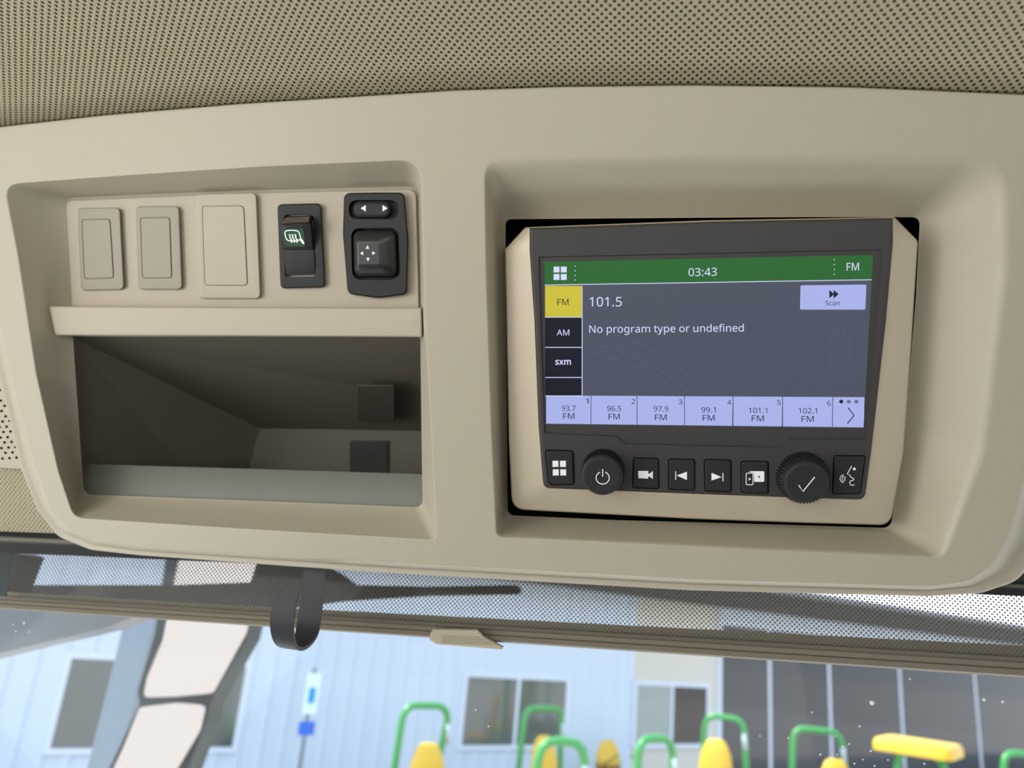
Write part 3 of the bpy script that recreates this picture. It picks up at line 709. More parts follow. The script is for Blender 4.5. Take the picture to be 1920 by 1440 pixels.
E_ = [(948, 411, 12), (1200, 409, 100), (1500, 407, 100), (1725, 407, 16), (1717, 560, 100), (1697, 800, 100), (1670, 990, 18), (1400, 982, 100), (1150, 975, 100), (952, 966, 14), (951, 800, 100), (948, 560, 100)]
H_ = [(137, 631, 4), (460, 631, 50), (788, 632, 8), (790, 800, 50), (792, 951, 14), (480, 939, 50), (157, 927, 22), (147, 780, 50)]
LO, LF, LA, LB, LC, LE = (rp(x, 6, 4) for x in (O, Fl, A_, B_, C_, E_))
LH = rp(H_, 6, 4)
PL = -0.028                     # level of the switch plate
RH = -0.030                     # level of the radio opening

console = thing('overhead_console', 'beige moulded overhead console holding switches, an open bin and a radio display', 'console', cp(960, 620, -.04))
mb = MB()
mb.fill(inset(LO, 4), [inset(LA, -4), inset(LC, -4)], lambda x, y: cp(x, y, 0), 22)


def LL(loop, dh, f=cp):
    return [f(p[0], p[1], dh) for p in loop]


for inner, outer, dep, prof in ((LB, LA, PL, [(.02, -.0002), (.05, -.0009), (.09, -.0024)]),
                                (LE, LC, RH, [(.03, -.0002), (.08, -.0010), (.15, -.0029), (.24, -.0062)])):
    loops = [LL(inset(outer, -4), 0), LL(outer, 0)] + [LL(lerp(outer, inner, t), h) for t, h in prof] + [LL(lerp(outer, inner, .6), dep * (.09 + .6 * .96) if dep == PL else dep * .62), LL(lerp(outer, inner, .97), dep * .985), LL(inner, dep)]
    mb.loft(loops)
mb.loft([LL(inset(LO, 4), 0), LL(LO, 0), LL(lerp(LO, LF, .07), -.0004), LL(lerp(LO, LF, .16), -.0018), LL(lerp(LO, LF, .25), -.0050), LL(lerp(LO, LF, .33), -.0115), LL(lerp(LO, LF, .42), -.0150), LL(lerp(LO, LF, .55), -.0155),
         LL(lerp(LO, LF, .88), -.0140), LL(lerp(LO, LF, .96), -.0145), LL(LF, -.0165), LL(lerp(LO, LF, .98), -.05)])
mb.build('front_panel', BEIGE, console, weighted=True)
# recess floor that carries the switches, with the bin opening cut out
mb = MB()
mb.fill(LB, [LH], lambda x, y: cp(x, y, PL - .0002), 0)
mb.loft([LL(LH, PL - .0002), LL(LH, PL - .003)])
mb.build('switch_recess', BEIGE_GREY, console)
# pale plate carrying the switches
mb = MB()
mb.slab(rp([(124, 376, 14), (450, 362, 60), (780, 355, 16), (786, 582, 4), (460, 582, 50), (135, 582, 6)], 6, 4), cp, PL - .001, PL + .0022, 0, 2.5, .0010, 30)
plate = mb.build('switch_plate', BEIGE_PALE, console, weighted=True)
mb = MB()
mb.slab(rp([(92, 574, 5), (460, 576, 50), (791, 577, 3), (792, 632, 3), (460, 630, 50), (104, 629, 7)], 6, 4), cp, PL - .001, -.012, 0, 4, .0018, 30)
mb.build('crossbar', BEIGE_PALE, console, weighted=True)
# storage bin behind the opening
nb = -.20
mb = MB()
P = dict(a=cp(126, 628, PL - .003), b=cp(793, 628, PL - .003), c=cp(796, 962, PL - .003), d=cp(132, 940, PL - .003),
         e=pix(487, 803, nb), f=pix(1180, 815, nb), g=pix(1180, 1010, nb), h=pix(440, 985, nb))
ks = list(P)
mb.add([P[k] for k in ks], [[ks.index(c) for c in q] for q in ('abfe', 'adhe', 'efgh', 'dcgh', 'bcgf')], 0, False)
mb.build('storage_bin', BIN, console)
POCK = mat('bin_pocket_shade', (52, 51, 47), .6)  # dark colour on a flat slab stands in for shade inside the pocket
mb = MB()
mb.slab(rp(rect(656, 826, 728, 940, 3), 3, 1), lambda x, y, h: pix(x, y, h), nb + .0005, nb + .003, 0, 3, .001)
mb.build('bin_pocket_shade', POCK, console)
_cn = nz(np.cross(P['b'] - P['a'], P['e'] - P['a']))
if _cn[2] > 0:
    _cn = -_cn


def onceil(x, y, h):
    r = ray(x, y)
    q_ = P['a'] + _cn * h
    return CAM + r * (((q_ - CAM) @ _cn) / (r @ _cn))


mb = MB()
mb.slab(rp(rect(668, 722, 740, 790, 3), 3, 1), onceil, .0005, .0012, 0, 2, .0004)
mb.build('bin_pocket_shade', mat('bin_pocket_soft_shade', (92, 87, 77), .6), console)  # greyer slab, its tone painted as the upper pocket's shade
mb = MB()
lipa = [(150, 869), (300, 874), (480, 879), (640, 884), (796, 889)]
lipb = [(150, 942), (300, 948), (480, 955), (640, 961), (796, 966)]
mb.loft([[cp(x, y, PL - .013) for x, y in lipa], [cp(x, y + .5, PL - .012) for x, y in lipa], [cp(x, y, PL - .0032) for x, y in lipb]], 0, False)
mb.loft([[cp(x, y, PL - .013) for x, y in lipa], [cp(x, y + 40, PL - .017) for x, y in lipa]], 0, False)
mb.build('bin_lip', LIP, console)
# black cavity round the radio
mb = MB()
LE2 = inset(LE, -1)
mb.loft([LL(LE, RH), LL(LE2, RH - .001), LL(LE2, RH - .035)], 0)
mb.fill(LE2, [], lambda x, y: cp(x, y, RH - .035), 0)
mb.build('radio_cavity', BLACK, console)

# ------------------------------------------------------------------ blank switch covers
covers = [
    ([(145, 390, 9), (225, 389, 10), (233, 543, 10), (152, 545, 10)], [(154, 412, 4), (206, 411, 6), (213, 521, 5), (159, 523, 6)], BEIGE_GREY,
     'small grey beige blank switch cover at the plate\'s rounded outer end'),
    ([(254, 387, 9), (336, 386, 10), (342, 543, 10), (259, 543, 10)], [(264, 409, 4), (318, 408, 6), (322, 521, 5), (268, 521, 6)], BEIGE_GREY,
     'small grey beige blank switch cover between another small one and the big pale cover'),
    ([(367, 364, 9), (481, 361, 12), (489, 560, 10), (373, 560, 10)], [(380, 387, 5), (457, 386, 9), (464, 535, 7), (385, 535, 8)], BEIGE_PALE,
     'large pale beige blank switch cover beside the black rocker switch')]
for oo, ii, mt, lab in covers:
    cx, cy = sum(p[0] for p in oo) / 4, sum(p[1] for p in oo) / 4
    t = thing('blank_switch_cover', lab, 'switch cover', cp(cx, cy, PL + .0022), 'blank switch covers')
    lo, li = rp(oo, 6, 3), rp(ii, 6, 3)
    f_ = lp(float(cp(cx, cy, PL)[0]))
    mb = MB()
    z0, z1, z2 = PL + .0018, PL + .0052, PL + .0062
    mb.loft([LL(lo, z0, f_), LL(lo, z1 - .0014, f_), LL(inset(lo, .8), z1 - .0005, f_), LL(inset(lo, 2.6), z1, f_), LL(inset(li, -1.5), z1, f_), LL(inset(li, -.6), z1 - .0005, f_)])
    mb.build('cover_frame', mt, t, weighted=True)
    mb = MB()
    mb.loft([LL(inset(li, -.4), z1 - .0006, f_), LL(inset(li, .3), z1 + .0003, f_), LL(inset(li, 1.5), z2 - .0006, f_)])
    mb.fill(inset(li, 1.5), [], lambda x, y: f_(x, y, z2 - .0006), 0)
    mb.build('cover_cap', mt, t, weighted=True)


# ------------------------------------------------------------------ rocker switch
def Z2(x, y):
    return 480 + x / 5.647, 330 + y / 5.647


sw = thing('rocker_switch', 'black rocker switch with a backlit heated mirror symbol', 'switch', cp(566, 461, PL + .0022))
f_ = lp(float(cp(566, 461, PL)[0]))
z0 = PL + .0018
lo = rp([(520, 383, 10), (602, 381, 10), (610, 539, 10), (526, 541, 10)], 6, 3)
li = rp([(533, 403, 6), (587, 402, 8), (592, 519, 6), (535, 520, 6)], 6, 3)
mb = MB()
mb.loft([LL(lo, z0, f_), LL(lo, z0 + .0024, f_), LL(inset(lo, 1), z0 + .0034, f_), LL(inset(lo, 3), z0 + .0038, f_), LL(inset(li, -.6), z0 + .0038, f_), LL(li, z0 + .0034, f_), LL(inset(li, .5), z0 - .001, f_)])
mb.fill(inset(li, .5), [], lambda x, y: f_(x, y, z0), 0)
mb.build('housing', DARKER, sw, weighted=True)
T = z0 + .0038
rows = [((536, 406), (585, 404), T - .001, 0), ((533.5, 410), (583, 407), T + .0035, 0), ((523, 421), (580, 417), T + .0085, 0), ((523.5, 426), (582, 423), T + .0090, 0),
        ((531, 466), (586, 466), T + .0025, 0), ((532, 469), (588, 469), T + .0010, 0), ((535, 500), (590, 500), T + .0012, 0), ((537, 516), (590, 515), T - .0006, 0)]
mb = MB()
K = 7
top = []
for (a, b, h, _) in rows:
    r = []
    for k in range(K):
        t_ = k / (K - 1)
        hh = h - (.0012 if k in (0, K - 1) else 0) * (1 if h > T + .002 else .3)
        x = a[0] + (b[0] - a[0]) * t_
        y = a[1] + (b[1] - a[1]) * t_
        r.append(f_(x, y, hh))
    top.append(r)
mb.loft(top, 0, False)
for side in (0, K - 1):
    tp = [r[side] for r in top]
    bt = [f_((rows[i][0] if side == 0 else rows[i][1])[0] + (0 if rows[i][2] < T + .002 else (5 if side == 0 else 4)), (rows[i][0] if side == 0 else rows[i][1])[1], T - .002) for i in range(len(rows))]
    mb.loft([tp, bt], 0, False)
pad = mb.build('rocker_paddle', DARKER, sw, sharp=40)
mb = MB()
dr = []
for (a, b, h) in (((537, 408), (580, 406), T + .0032), ((526, 419.5), (579, 416), T + .0084)):
    dr.append([f_(a[0] + (b[0] - a[0]) * k / 6, a[1] + (b[1] - a[1]) * k / 6, h + .0004) for k in range(7)])
mb.loft(dr, 0, False)
mb.build('worn_edge', DUSTY, pad)['label'] = 'dusty brown worn upper edge of the rocker'


def rk(x, y, e=.0006):
    # height of the sloping paddle front at this spot
    t_ = min(1, max(0, (y - 424) / 42))
    return f_(x, y, T + .0090 + (.0025 - .0090) * t_ + e)


mb = MB()
mb.poly([Z2(275, 560), Z2(500, 555), Z2(522, 745), Z2(300, 745)], lambda x, y: rk(x, y, .0003), 0)
out = [(305, 595), (318, 582), (345, 576), (395, 574), (440, 583), (457, 600), (468, 640), (474, 662), (462, 676), (430, 686), (380, 688), (342, 684), (322, 668), (310, 630), (305, 595)]
mb.strokes([[Z2(*p) for p in out]], 1.5, rk, 1)
for dx in (0, 30, 60):
    w = [(350 + dx, 618), (362 + dx, 630), (356 + dx, 645), (366 + dx, 662), (376 + dx, 676), (376 + dx, 706)]
    mb.strokes([[Z2(*p) for p in w]], 1.9, rk, 1)
mb.poly([Z2(462, 672), Z2(478, 662), Z2(503, 690), Z2(512, 722), Z2(492, 716)], lambda x, y: rk(x, y, .0007), 1)
mb.build('mirror_heat_symbol', [GREENGLOW, LEGEND], pad)['label'] = 'glowing heated mirror symbol on a green patch'

# ------------------------------------------------------------------ mirror adjuster
ms = thing('mirror_adjust_switch', 'black mirror adjusting switch with slider and four way pad beside the rocker switch', 'switch', cp(705, 460, PL + .0022))
f_ = lp(float(cp(705, 460, PL)[0]))
lo = rp([(645, 362, 13), (704, 361, 40), (758, 361, 13), (766, 450, 60), (763, 552, 12), (708, 559, 60), (652, 551, 14), (643, 440, 60)], 6, 3)
h1 = rp([(654, 375, 17), (747, 375, 17), (747, 411, 17), (654, 411, 17)], 8, 3)
h2 = rp([(658, 428, 18), (747, 427, 18), (751, 525, 20), (660, 525, 20)], 8, 3)
mb = MB()
zt = z0 + .0052
mb.loft([LL(lo, z0, f_), LL(lo, zt - .0016, f_), LL(inset(lo, 1), zt - .0005, f_), LL(inset(lo, 3), zt, f_)])
mb.fill(inset(lo, 3), [h1, h2], lambda x, y: f_(x, y, zt), 0)
for h in (h1, h2):
    mb.loft([LL(h, zt, f_), LL(inset(h, .8), zt - .0005, f_), LL(inset(h, 1), zt - .004, f_)])
    mb.fill(inset(h, 1), [], lambda x, y: f_(x, y, zt - .0042), 0)
mb.build('housing', DARKER, ms, weighted=True)
mb = MB()
mb.slab(rp([(662, 377, 15), (733, 377, 15), (733, 408, 15), (662, 408, 15)], 8, 3), f_, zt - .004, zt + .001, 0, 6, .002)
sl = mb.build('selector_slider', DARKER, ms, weighted=True)
mb = MB()
pr = rp([(661, 431, 16), (744, 430, 16), (747, 521, 18), (663, 521, 18)], 8, 3)
ce = rp([(670, 454, 4), (711, 454, 4), (713, 497, 4), (671, 497, 4)], 8, 3)
mb.loft([LL(pr, zt - .004, f_), LL(inset(pr, 1.5), zt - .0006, f_), LL(lerp(pr, ce, .15), zt + .0010, f_), LL(lerp(pr, ce, .35), zt + .0024, f_), LL(lerp(pr, ce, .6), zt + .0036, f_), LL(lerp(pr, ce, .85), zt + .0045, f_), LL(ce, zt + .0048, f_), LL(inset(ce, 2), zt + .0049, f_)])
mb.fill(inset(ce, 2), [], lambda x, y: f_(x, y, zt + .0049), 0)
jp = mb.build('direction_pad', GLOSSY, ms, weighted=True)
mb = MB()
for (cx, cy, hh, ax_) in ((692, 442, .0018, N + V * .55), (729, 475, .0026, N + U * .35), (695, 509, .0018, N - V * .55)):
    mb.disc_stack(f_(cx, cy, zt + hh - .0004), nz(ax_), [(.0036, -.0002), (.0035, .0004), (.0031, .0004), (.0022, 0), (.001, -.0002)], 32, 0)
mb.build('pad_dimple', GLOSSY, jp)


def tri(cx, cy, d, w, l):
    if d == 'L':
        return [(cx - l / 2, cy), (cx + l / 2, cy - w / 2), (cx + l / 2, cy + w / 2)]
    if d == 'R':
        return [(cx + l / 2, cy), (cx - l / 2, cy - w / 2), (cx - l / 2, cy + w / 2)]
    if d == 'U':
        return [(cx, cy - l / 2), (cx - w / 2, cy + l / 2), (cx + w / 2, cy + l / 2)]
    return [(cx, cy + l / 2), (cx - w / 2, cy - l / 2), (cx + w / 2, cy - l / 2)]


mb = MB()
for a in ((681, 390.5, 'L', 12, 9.5), (722, 390.5, 'R', 12, 9.5)):
    mb.poly(tri(*a), lambda x, y: f_(x, y, zt + .0013))
mb.build('slider_arrow', WHITE, sl)
mb = MB()
for a in ((689, 463, 'U', 6.5, 7), (690, 487, 'D', 6.5, 7), (678, 475, 'L', 7, 6), (701, 474.5, 'R', 7, 6)):
    mb.poly(tri(*a), lambda x, y: f_(x, y, zt + .0052))
mb.build('pad_arrow', WHITE, jp)

# ------------------------------------------------------------------ radio display
R0 = -.012
radio = thing('radio_display', 'radio touchscreen with champagne bezel, two knobs and six buttons', 'radio', pix(1330, 700, R0 - .02))
W_ = [(947, 467, 8), (985, 426, 10), (1330, 413, 100), (1677, 407, 10), (1721, 452, 10), (1709, 640, 100), (1694, 850, 100), (1669, 985, 26), (1500, 980, 100), (1300, 973, 100),
      (1150, 965, 100), (960, 955, 28), (954, 830, 100), (950, 620, 100)]
I_ = [(993, 470, 3), (993, 428, 2), (1330, 416, 100), (1674, 409, 3), (1674, 455, 3), (1661, 600, 100), (1634, 840, 100), (1621, 937, 15), (1500, 933, 100), (1300, 926, 100),
      (1150, 920, 100), (1019, 915, 14), (1010, 800, 100), (1002, 600, 100)]
LW, LI = rp(W_, 6, 3), rp(I_, 6, 3)
mb = MB()
mb.loft([LL(LW, R0 - .03, pix), LL(LW, R0 - .0065, pix), LL(inset(LW, 1.0), R0 - .0045, pix), LL(inset(LW, 3), R0 - .0038, pix), LL(lerp(LW, LI, .6), R0 - .0016, pix), LL(LI, R0, pix)])
mb.fill(LI, [], lambda x, y: pix(x, y, R0 - .004), 0)
mb.build('bezel', SILVER, radio, weighted=True)
# dark face plate with the screen surround and the button openings
Q_ = [(1009, 481, 3), (1655, 467, 3), (1642, 640, 50), (1625, 824, 3), (1479, 825, 4), (1461, 840, 6), (1172, 833, 6), (1154, 819, 6), (1020, 813, 4), (1014, 640, 50)]
SQ = [(1021, 491), (1637, 478), (1619, 803), (1023, 795)]
LQ = rp(Q_, 5, 2)
btn = {'menu': [(1023, 844, 5), (1074, 846, 5), (1076, 908, 5), (1030, 909, 9)],
       'camera': [(1188, 859, 4), (1234, 860, 4), (1235, 916, 3), (1187, 914, 3)],
       'previous': [(1254, 861, 4), (1302, 862, 4), (1302, 919, 3), (1254, 917, 3)],
       'next': [(1321, 862, 4), (1370, 863, 4), (1370, 922, 3), (1322, 920, 3)],
       'phone': [(1390, 865, 4), (1440, 866, 4), (1440, 925, 3), (1390, 923, 5)],
       'voice': [(1564, 855, 4), (1622, 855, 4), (1612, 925, 7), (1561, 925, 4)]}
PF = R0 + .0016
mb = MB()
LBt = {k: rp(v, 5, 2) for k, v in btn.items()}
LG = {k: inset(v, -1.5) for k, v in LBt.items()}
mb.loft([LL(LI, R0 - .0035, pix), LL(inset(LI, .6), R0 + .0001, pix), LL(inset(LI, 2.2), PF - .0003, pix), LL(inset(LI, 5), PF, pix)], smooth=False)
mb.fill(inset(LI, 5), [LQ] + list(LG.values()), lambda x, y: pix(x, y, PF), 0)
LS = [(p[0], p[1]) for p in rp([(x, y, 0) for x, y in SQ], 1, 6)]
mb.loft([LL(LQ, PF, pix), LL(inset(LQ, 2.5), PF - .0012, pix)])
mb.fill(inset(LQ, 2.5), [LS], lambda x, y: pix(x, y, PF - .0012), 0)
mb.loft([LL(LS, PF - .0012, pix), LL(LS, PF - .003, pix)], 1, smooth=False)
for k, L in LG.items():
    mb.loft([LL(L, PF, pix), LL(inset(L, .3), PF - .0003, pix), LL(inset(L, .4), PF - .003, pix)], 1)
    mb.fill(inset(L, .4), [], lambda x, y: pix(x, y, PF - .003), 0, 1)
mb.build('face_plate', [DARK, BLACK], radio, sharp=35)

# screen and what it shows
HS = PF - .0022


def s0(x, y):
    return pix(x, y, HS)


def s1(x, y):
    return pix(x, y, HS + .00012)


def s2(x, y):
    return pix(x, y, HS + .00024)


mb = MB()
mb.poly([(1021, 491), (1637, 478), (1619, 803), (1023, 795)], s0)
mb.strokes([[(1091.5, 536), (1091.5, 742)]], 1.3, s1, 1)
screen = mb.build('screen', [S_BG, S_WHITE], radio)
mb = MB()
mb.poly([(1021, 491), (1637, 478), (1634.5, 524), (1021.5, 534)], s1, 0)
mb.strokes([[(1021.5, 534.5), (1634.5, 524.5)]], 1.4, s2, 1)
for ax, ay in ((1038, 500), (1051.5, 500), (1038, 514), (1051.5, 514)):
    mb.poly([(ax, ay), (ax + 11, ay - .2), (ax + 11, ay + 10.8), (ax, ay + 11)], s2, 1)
for i in range(4):
    for bx, by, sl_ in ((1078.3, 499, 8.6), (1564.2, 487, 9.1)):
        cx, cy = bx, by + i * sl_
        mb.poly([(cx + 1.1 * math.cos(k * math.pi / 4), cy + 1.1 * math.sin(k * math.pi / 4)) for k in range(8)], s2, 1)
mb.text('03:43', 1291, 1344, 518, 15, s2, 1, -.02)
mb.text('FM', 1587.5, 1610.5, 507.5, 14.5, s2, 1, -.02)
mb.build('status_bar', [S_GREEN, S_WHITE], screen)
for nm, y0, y1, m0, tx, ti in (('fm', 536, 594, S_YEL, ('FM', 1045, 1066, 572, 11.5), S_INK), ('am', 595.5, 650.5, S_DARK, ('AM', 1044, 1067.5, 629, 11), S_WHITE),
                               ('sxm', 652.5, 707, S_DARK, ('sxm', 1041, 1070.5, 683.5, 11), S_WHITE), ('blank', 709, 741.5, S_DARK, None, S_WHITE)):
    mb = MB()
    mb.poly([(1022, y0), (1090.5, y0), (1090.5, y1), (1022, y1)], s1, 0)
    mb.strokes([[(1022, y1 + .8), (1091, y1 + .8)]], 1.3, s2, 2)
    if tx:
        mb.text(*tx, s2, 1, 0, nm == 'sxm')
    mb.build('band_tab', [m0, ti, S_WHITE], screen)
mb = MB()
mb.text('101.5', 1105.5, 1166, 574.5, 17.5, s1, 0, -.002)
mb.text('No program type or undefined', 1105, 1394.5, 624, 13.8, s1, 0, -.008)
mb.build('station_text', S_WHITE, screen)
mb = MB()
mb.poly(rp([(1501, 535, 3), (1624.5, 533.5, 3), (1622.5, 580.5, 3), (1500, 580.5, 3)], 4, 1), s1, 0)
mb.poly([(1555, 543.5), (1555, 559.5), (1564, 551.5)], s2, 1)
mb.poly([(1563, 543.5), (1563, 559.5), (1572.5, 551.5)], s2, 1)
mb.text('Scan', 1547.5, 1574.5, 572.5, 8.6, s2, 1)
mb.build('scan_button', [S_LAV, S_INK], screen)
pxs = [1023.5, 1108, 1194.5, 1283.5, 1374.5, 1467.5, 1561.5]


def yt(x):
    return 741.5 + (x - 1023) * .0055


def yb(x):
    return 794.3 + (x - 1023) * .0115


st = [('93.7', 1053.5, 1079, 770.5), ('96.5', 1138.5, 1165, 771), ('97.9', 1225.5, 1253, 771.5), ('99.1', 1315, 1342, 773.5), ('101.1', 1404, 1438.5, 774.5), ('102.1', 1497.5, 1532, 775)]
fm = [(1056, 1077, 785.5), (1141, 1162, 786.5), (1228, 1250, 788), (1317.5, 1340, 789), (1409.5, 1432.5, 790), (1503, 1526, 791)]
nums = [(1098, 1103.5, 757), (1184, 1191, 757.5), (1272.5, 1279.5, 758.5), (1364, 1371, 759), (1457, 1464, 759.5), (1551, 1558, 761)]
for i in range(6):
    a, b = pxs[i] + .7, pxs[i + 1] - .7
    mb = MB()
    mb.poly([(a, yt(a)), (b, yt(b)), (b - (0 if i < 3 else 1), yb(b)), (a, yb(a))], s1, 0)
    s, x0, x1, y = st[i]
    mb.text(s, x0, x1, y, 10, s2, 1)
    mb.text('FM', fm[i][0], fm[i][1], fm[i][2], 11, s2, 1)
    mb.text(str(i + 1), nums[i][0], nums[i][1], nums[i][2], 9.4, s2, 1)
    mb.build('preset_button', [S_LAV, S_INK], screen)
mb = MB()
a, b = 1562.2, 1620.8
mb.poly([(a, yt(a)), (b, yt(b)), (b - 1, yb(b)), (a - 1, yb(a))], s1, 0)
for k, mi in ((0, 1), (1, 2), (2, 2)):
    cx = 1577.3 + k * 14.2
    mb.poly([(cx + 4 * math.cos(q * math.pi / 8), 753 + 3.4 * math.sin(q * math.pi / 8)) for q in range(16)], s2, mi)
mb.strokes([[(1590, 764.5), (1601.5, 779), (1589, 794)]], 2, s2, 1)
mb.build('page_button', [S_LAV, S_INK, S_INKG], screen)

mb = MB()
for (ox, oy, rr_) in ((1040, 1010, 372), (1046, 1016, 360), (1034, 1004, 396)):
    mb.strokes([[(ox + rr_ * math.sin(t_), oy - rr_ * math.cos(t_)) for t_ in [.17 + .62 * q / 20 for q in range(21)] if oy - rr_ * math.cos(t_) < 738]], .7, s1)
mb.build('scratch', smat('screen_scratch', (100, 108, 122), .9), screen)
mb = MB()
for x_ in (1553, 1559, 1566, 1580, 1592):
    mb.strokes([[(x_ + 3, 592 + (x_ % 7) * 4), (x_, 650), (x_ - 2, 706)]], .6, s1)
mb.build('scratch', smat('screen_scratch_fine', (96, 104, 118), .9), screen)

# push buttons
BH = PF + .0012


def bt_(x, y):
    return pix(x, y, BH + .00015)


def bt2(x, y):
    return pix(x, y, BH + .0003)


icons = {}
mbm = MB()
for ax, ay in ((1036, 864), (1050, 864), (1036.5, 880), (1050.5, 880)):
    mbm.poly([(ax, ay), (ax + 11, ay), (ax + 11, ay + 11.5), (ax, ay + 11.5)], bt_)
icons['menu'] = mbm
m_ = MB()
m_.poly([(1196.5, 883), (1215.5, 883), (1215.5, 897.5), (1197, 896.5)], bt_)
m_.poly([(1215.5, 888), (1218, 888), (1224, 883), (1224, 898.5), (1218, 893.5), (1215.5, 893.5)], bt_)
icons['camera'] = m_
m_ = MB()
m_.poly([(1268.5, 891.5), (1288, 884.5), (1288, 900)], bt_)
m_.strokes([[(1266.8, 883.5), (1266.8, 899.5)]], 1.6, bt_)
icons['previous'] = m_
m_ = MB()
m_.poly([(1334, 886.5), (1334, 901), (1353, 894.5)], bt_)
m_.strokes([[(1355.5, 887), (1355.5, 902.5)]], 1.8, bt_)
icons['next'] = m_
m_ = MB()
m_.poly(rp([(1402, 883.5, 3), (1433, 883.5, 3), (1433, 903.5, 3), (1414, 903.5, 2), (1413.5, 887, 3)], 4, 1), bt_)
m_.strokes([[(x, y) for x, y in (lambda L: L + L[:1])(rp([(1399, 887, 3), (1412, 887, 3), (1412, 909, 3), (1399, 909, 3)], 4, 2))]], 1.5, bt_)
m_.poly([(1404, 895.5), (1404, 901), (1408.5, 898.3)], bt_)
m_.poly([(1424.5, 891.5), (1424.5, 896.5), (1420.5, 894)], bt2, 1)
icons['phone'] = m_
m_ = MB()
m_.strokes([[(1597, 873.5), (1588.5, 889), (1593.5, 890.5), (1594, 893.5), (1601, 898), (1601, 899.5), (1594, 902.5), (1593, 906), (1595, 909.5), (1602, 909.5)]], 1.7, bt_)
m_.poly([(1601.8 + 2.8 * math.cos(q * math.pi / 8), 879.3 + 2.8 * math.sin(q * math.pi / 8)) for q in range(16)], bt_)
for r_, xx in ((6, 1589.5), (11, 1590), (16, 1591)):
    m_.strokes([[(xx - r_ * math.cos(t_), 897.5 + r_ * .62 * math.sin(t_) * 1.0) for t_ in [(-.9 + 1.8 * q / 8) for q in range(9)]]], 1.6, bt_)
icons['voice'] = m_
labs = {'menu': 'menu_button', 'camera': 'camera_button', 'previous': 'previous_button', 'next': 'next_button', 'phone': 'phone_button', 'voice': 'voice_button'}
for k, L in LBt.items():
    mb = MB()
    mb.slab(L, pix, PF - .0028, BH, 0, 2.2, .0007)
    b = mb.build(labs[k], DARKER, radio, weighted=True)
    icons[k].build(k + '_symbol', [WHITE, DARKER], b)

# knobs
for nm, bx, by, rr, rc, hh, ic in (('power_knob', 1131, 880, .0123, .0110, .0135, 'p'), ('select_knob', 1504, 893, .0140, .0110, .0125, 'c')):
    c = pix(bx, by, PF)
    mb = MB()
    seg = 192
    mb.disc_stack(c, N, [(rr, -.002), (rr, .0005), (rr * .995, .0010, .0006), (rr * .975, hh * .55, .0008), (rc * 1.07, hh * .78, .0006), (rc * 1.03, hh * .80)], seg, 0)
    kb = mb.build(nm, RUBBER, radio, sharp=30)
    mb = MB()
    mb.disc_stack(c, N, [(rc * 1.03, hh * .78), (rc * 1.05, hh * .86), (rc * 1.03, hh * .93), (rc * .98, hh * .975), (rc * .9, hh), (rc * .78, hh - .0002)], 72, 0)
    cap = mb.build('knob_cap', DARKER, kb, sharp=60)
    hz = PF + hh

    def kf(x, y, hz=hz):
        return pix(x, y, hz + .0001)
    mb = MB()
    if ic == 'p':
        ring = [(1130 + 12.3 * math.cos(t_), 896 + 11.6 * math.sin(t_)) for t_ in [math.radians(-66 + 312 * q / 28) for q in range(29)]]
        mb.strokes([ring, [(1130, 879.5), (1130, 894)]], 1.7, kf)
        mb.build('power_symbol', WHITE, cap)
    else:
        mb.strokes([[(1497.5, 909.5), (1505.5, 921.5), (1527.5, 894.5)]], 2.0, kf)
        mb.build('tick_symbol', WHITE, cap)

# ------------------------------------------------------------------ ceiling, header and left trim
zc = float(np.mean([cp(x, y, -.004)[2] for x, y in ((450, 193), (850, 168), (1300, 160), (1600, 162))]))
print('ceiling z', zc - CAMZ, [round(float(cp(x, y, 0)[2] - CAMZ), 3) for x, y in ((0, 236), (200, 217), (450, 196), (850, 171), (1300, 161), (1600, 165), (1900, 177))])
mb = MB()
_e = sorted(p for p in lerp(LO, LF, .14) if p[1] < 262 and -50 < p[0] < 1950)
edge = [pix(-1100, 262, -.066), pix(-620, 238, -.066), cp(-420, 275, -.003), cp(-150, 254, -.003)] + [cp(p[0], p[1], -.0016) for p in _e] + [cp(2100, 190, -.003), cp(2250, 200, -.003)]
rows_ = []
back = -1.1
for k in range(16):
    t_ = k / 15
    r = []
    for e in edge:
        s = (k / 15) ** 1.6
        yy = e[1] + (back - e[1]) * s
        drop = e[1] - yy
        zz = e[2] + (zc + .012 - e[2]) * min(1, drop / .25) if k else e[2]
        r.append((e[0] * (1 + .5 * s), yy, zz))
    rows_.append(r)
mb.loft(rows_, 0, False)
mb.loft([[(p[0], p[1], p[2] + .012) for p in edge], [(p[0], p[1], p[2]) for p in edge]], 0, False)
struct(mb.build('ceiling', FABRIC), 'woven beige headliner above the console')
mb = MB()
mb.box((0, -.2, zc + .09), (1.7, 2.1, .05))
struct(mb.build('roof', mat('roof_paint', (40, 44, 40), .5)))

CABIN = mat('cabin_lining', (58, 56, 52), .8)
mb = MB()
mb.box((0, -.35, CAMZ - 1.62), (1.7, 2.0, .04))
struct(mb.build('floor', CABIN), 'dark cab floor')
for nm_, c_, s_ in (('wall_rear', (0, -1.3, CAMZ - 1.05), (1.7, .04, 1.1)), ('wall_left_lower', (-.85, -.5, CAMZ - 1.15), (.04, 1.6, .9)), ('wall_right_lower', (.85, -.5, CAMZ - .9), (.04, 1.6, 1.4)),
                    ('wall_right_pillar', (.85, -.15, CAMZ - .1), (.05, .5, .8))):
    mb = MB()
    mb.box(c_, s_)
    struct(mb.build(nm_, CABIN))

# windscreen header trim behind the lower edge of the console
hd = onY(.53)
mb = MB()
bands = [(983, 1092, 1), (1006, 1098, 0), (1014, 1103, 1), (1035, 1114, 0)]
xs_ = list(range(-400, 2401, 200))


def hy(yl, yr, x):
    return yl + (yr - yl) * x / 1920


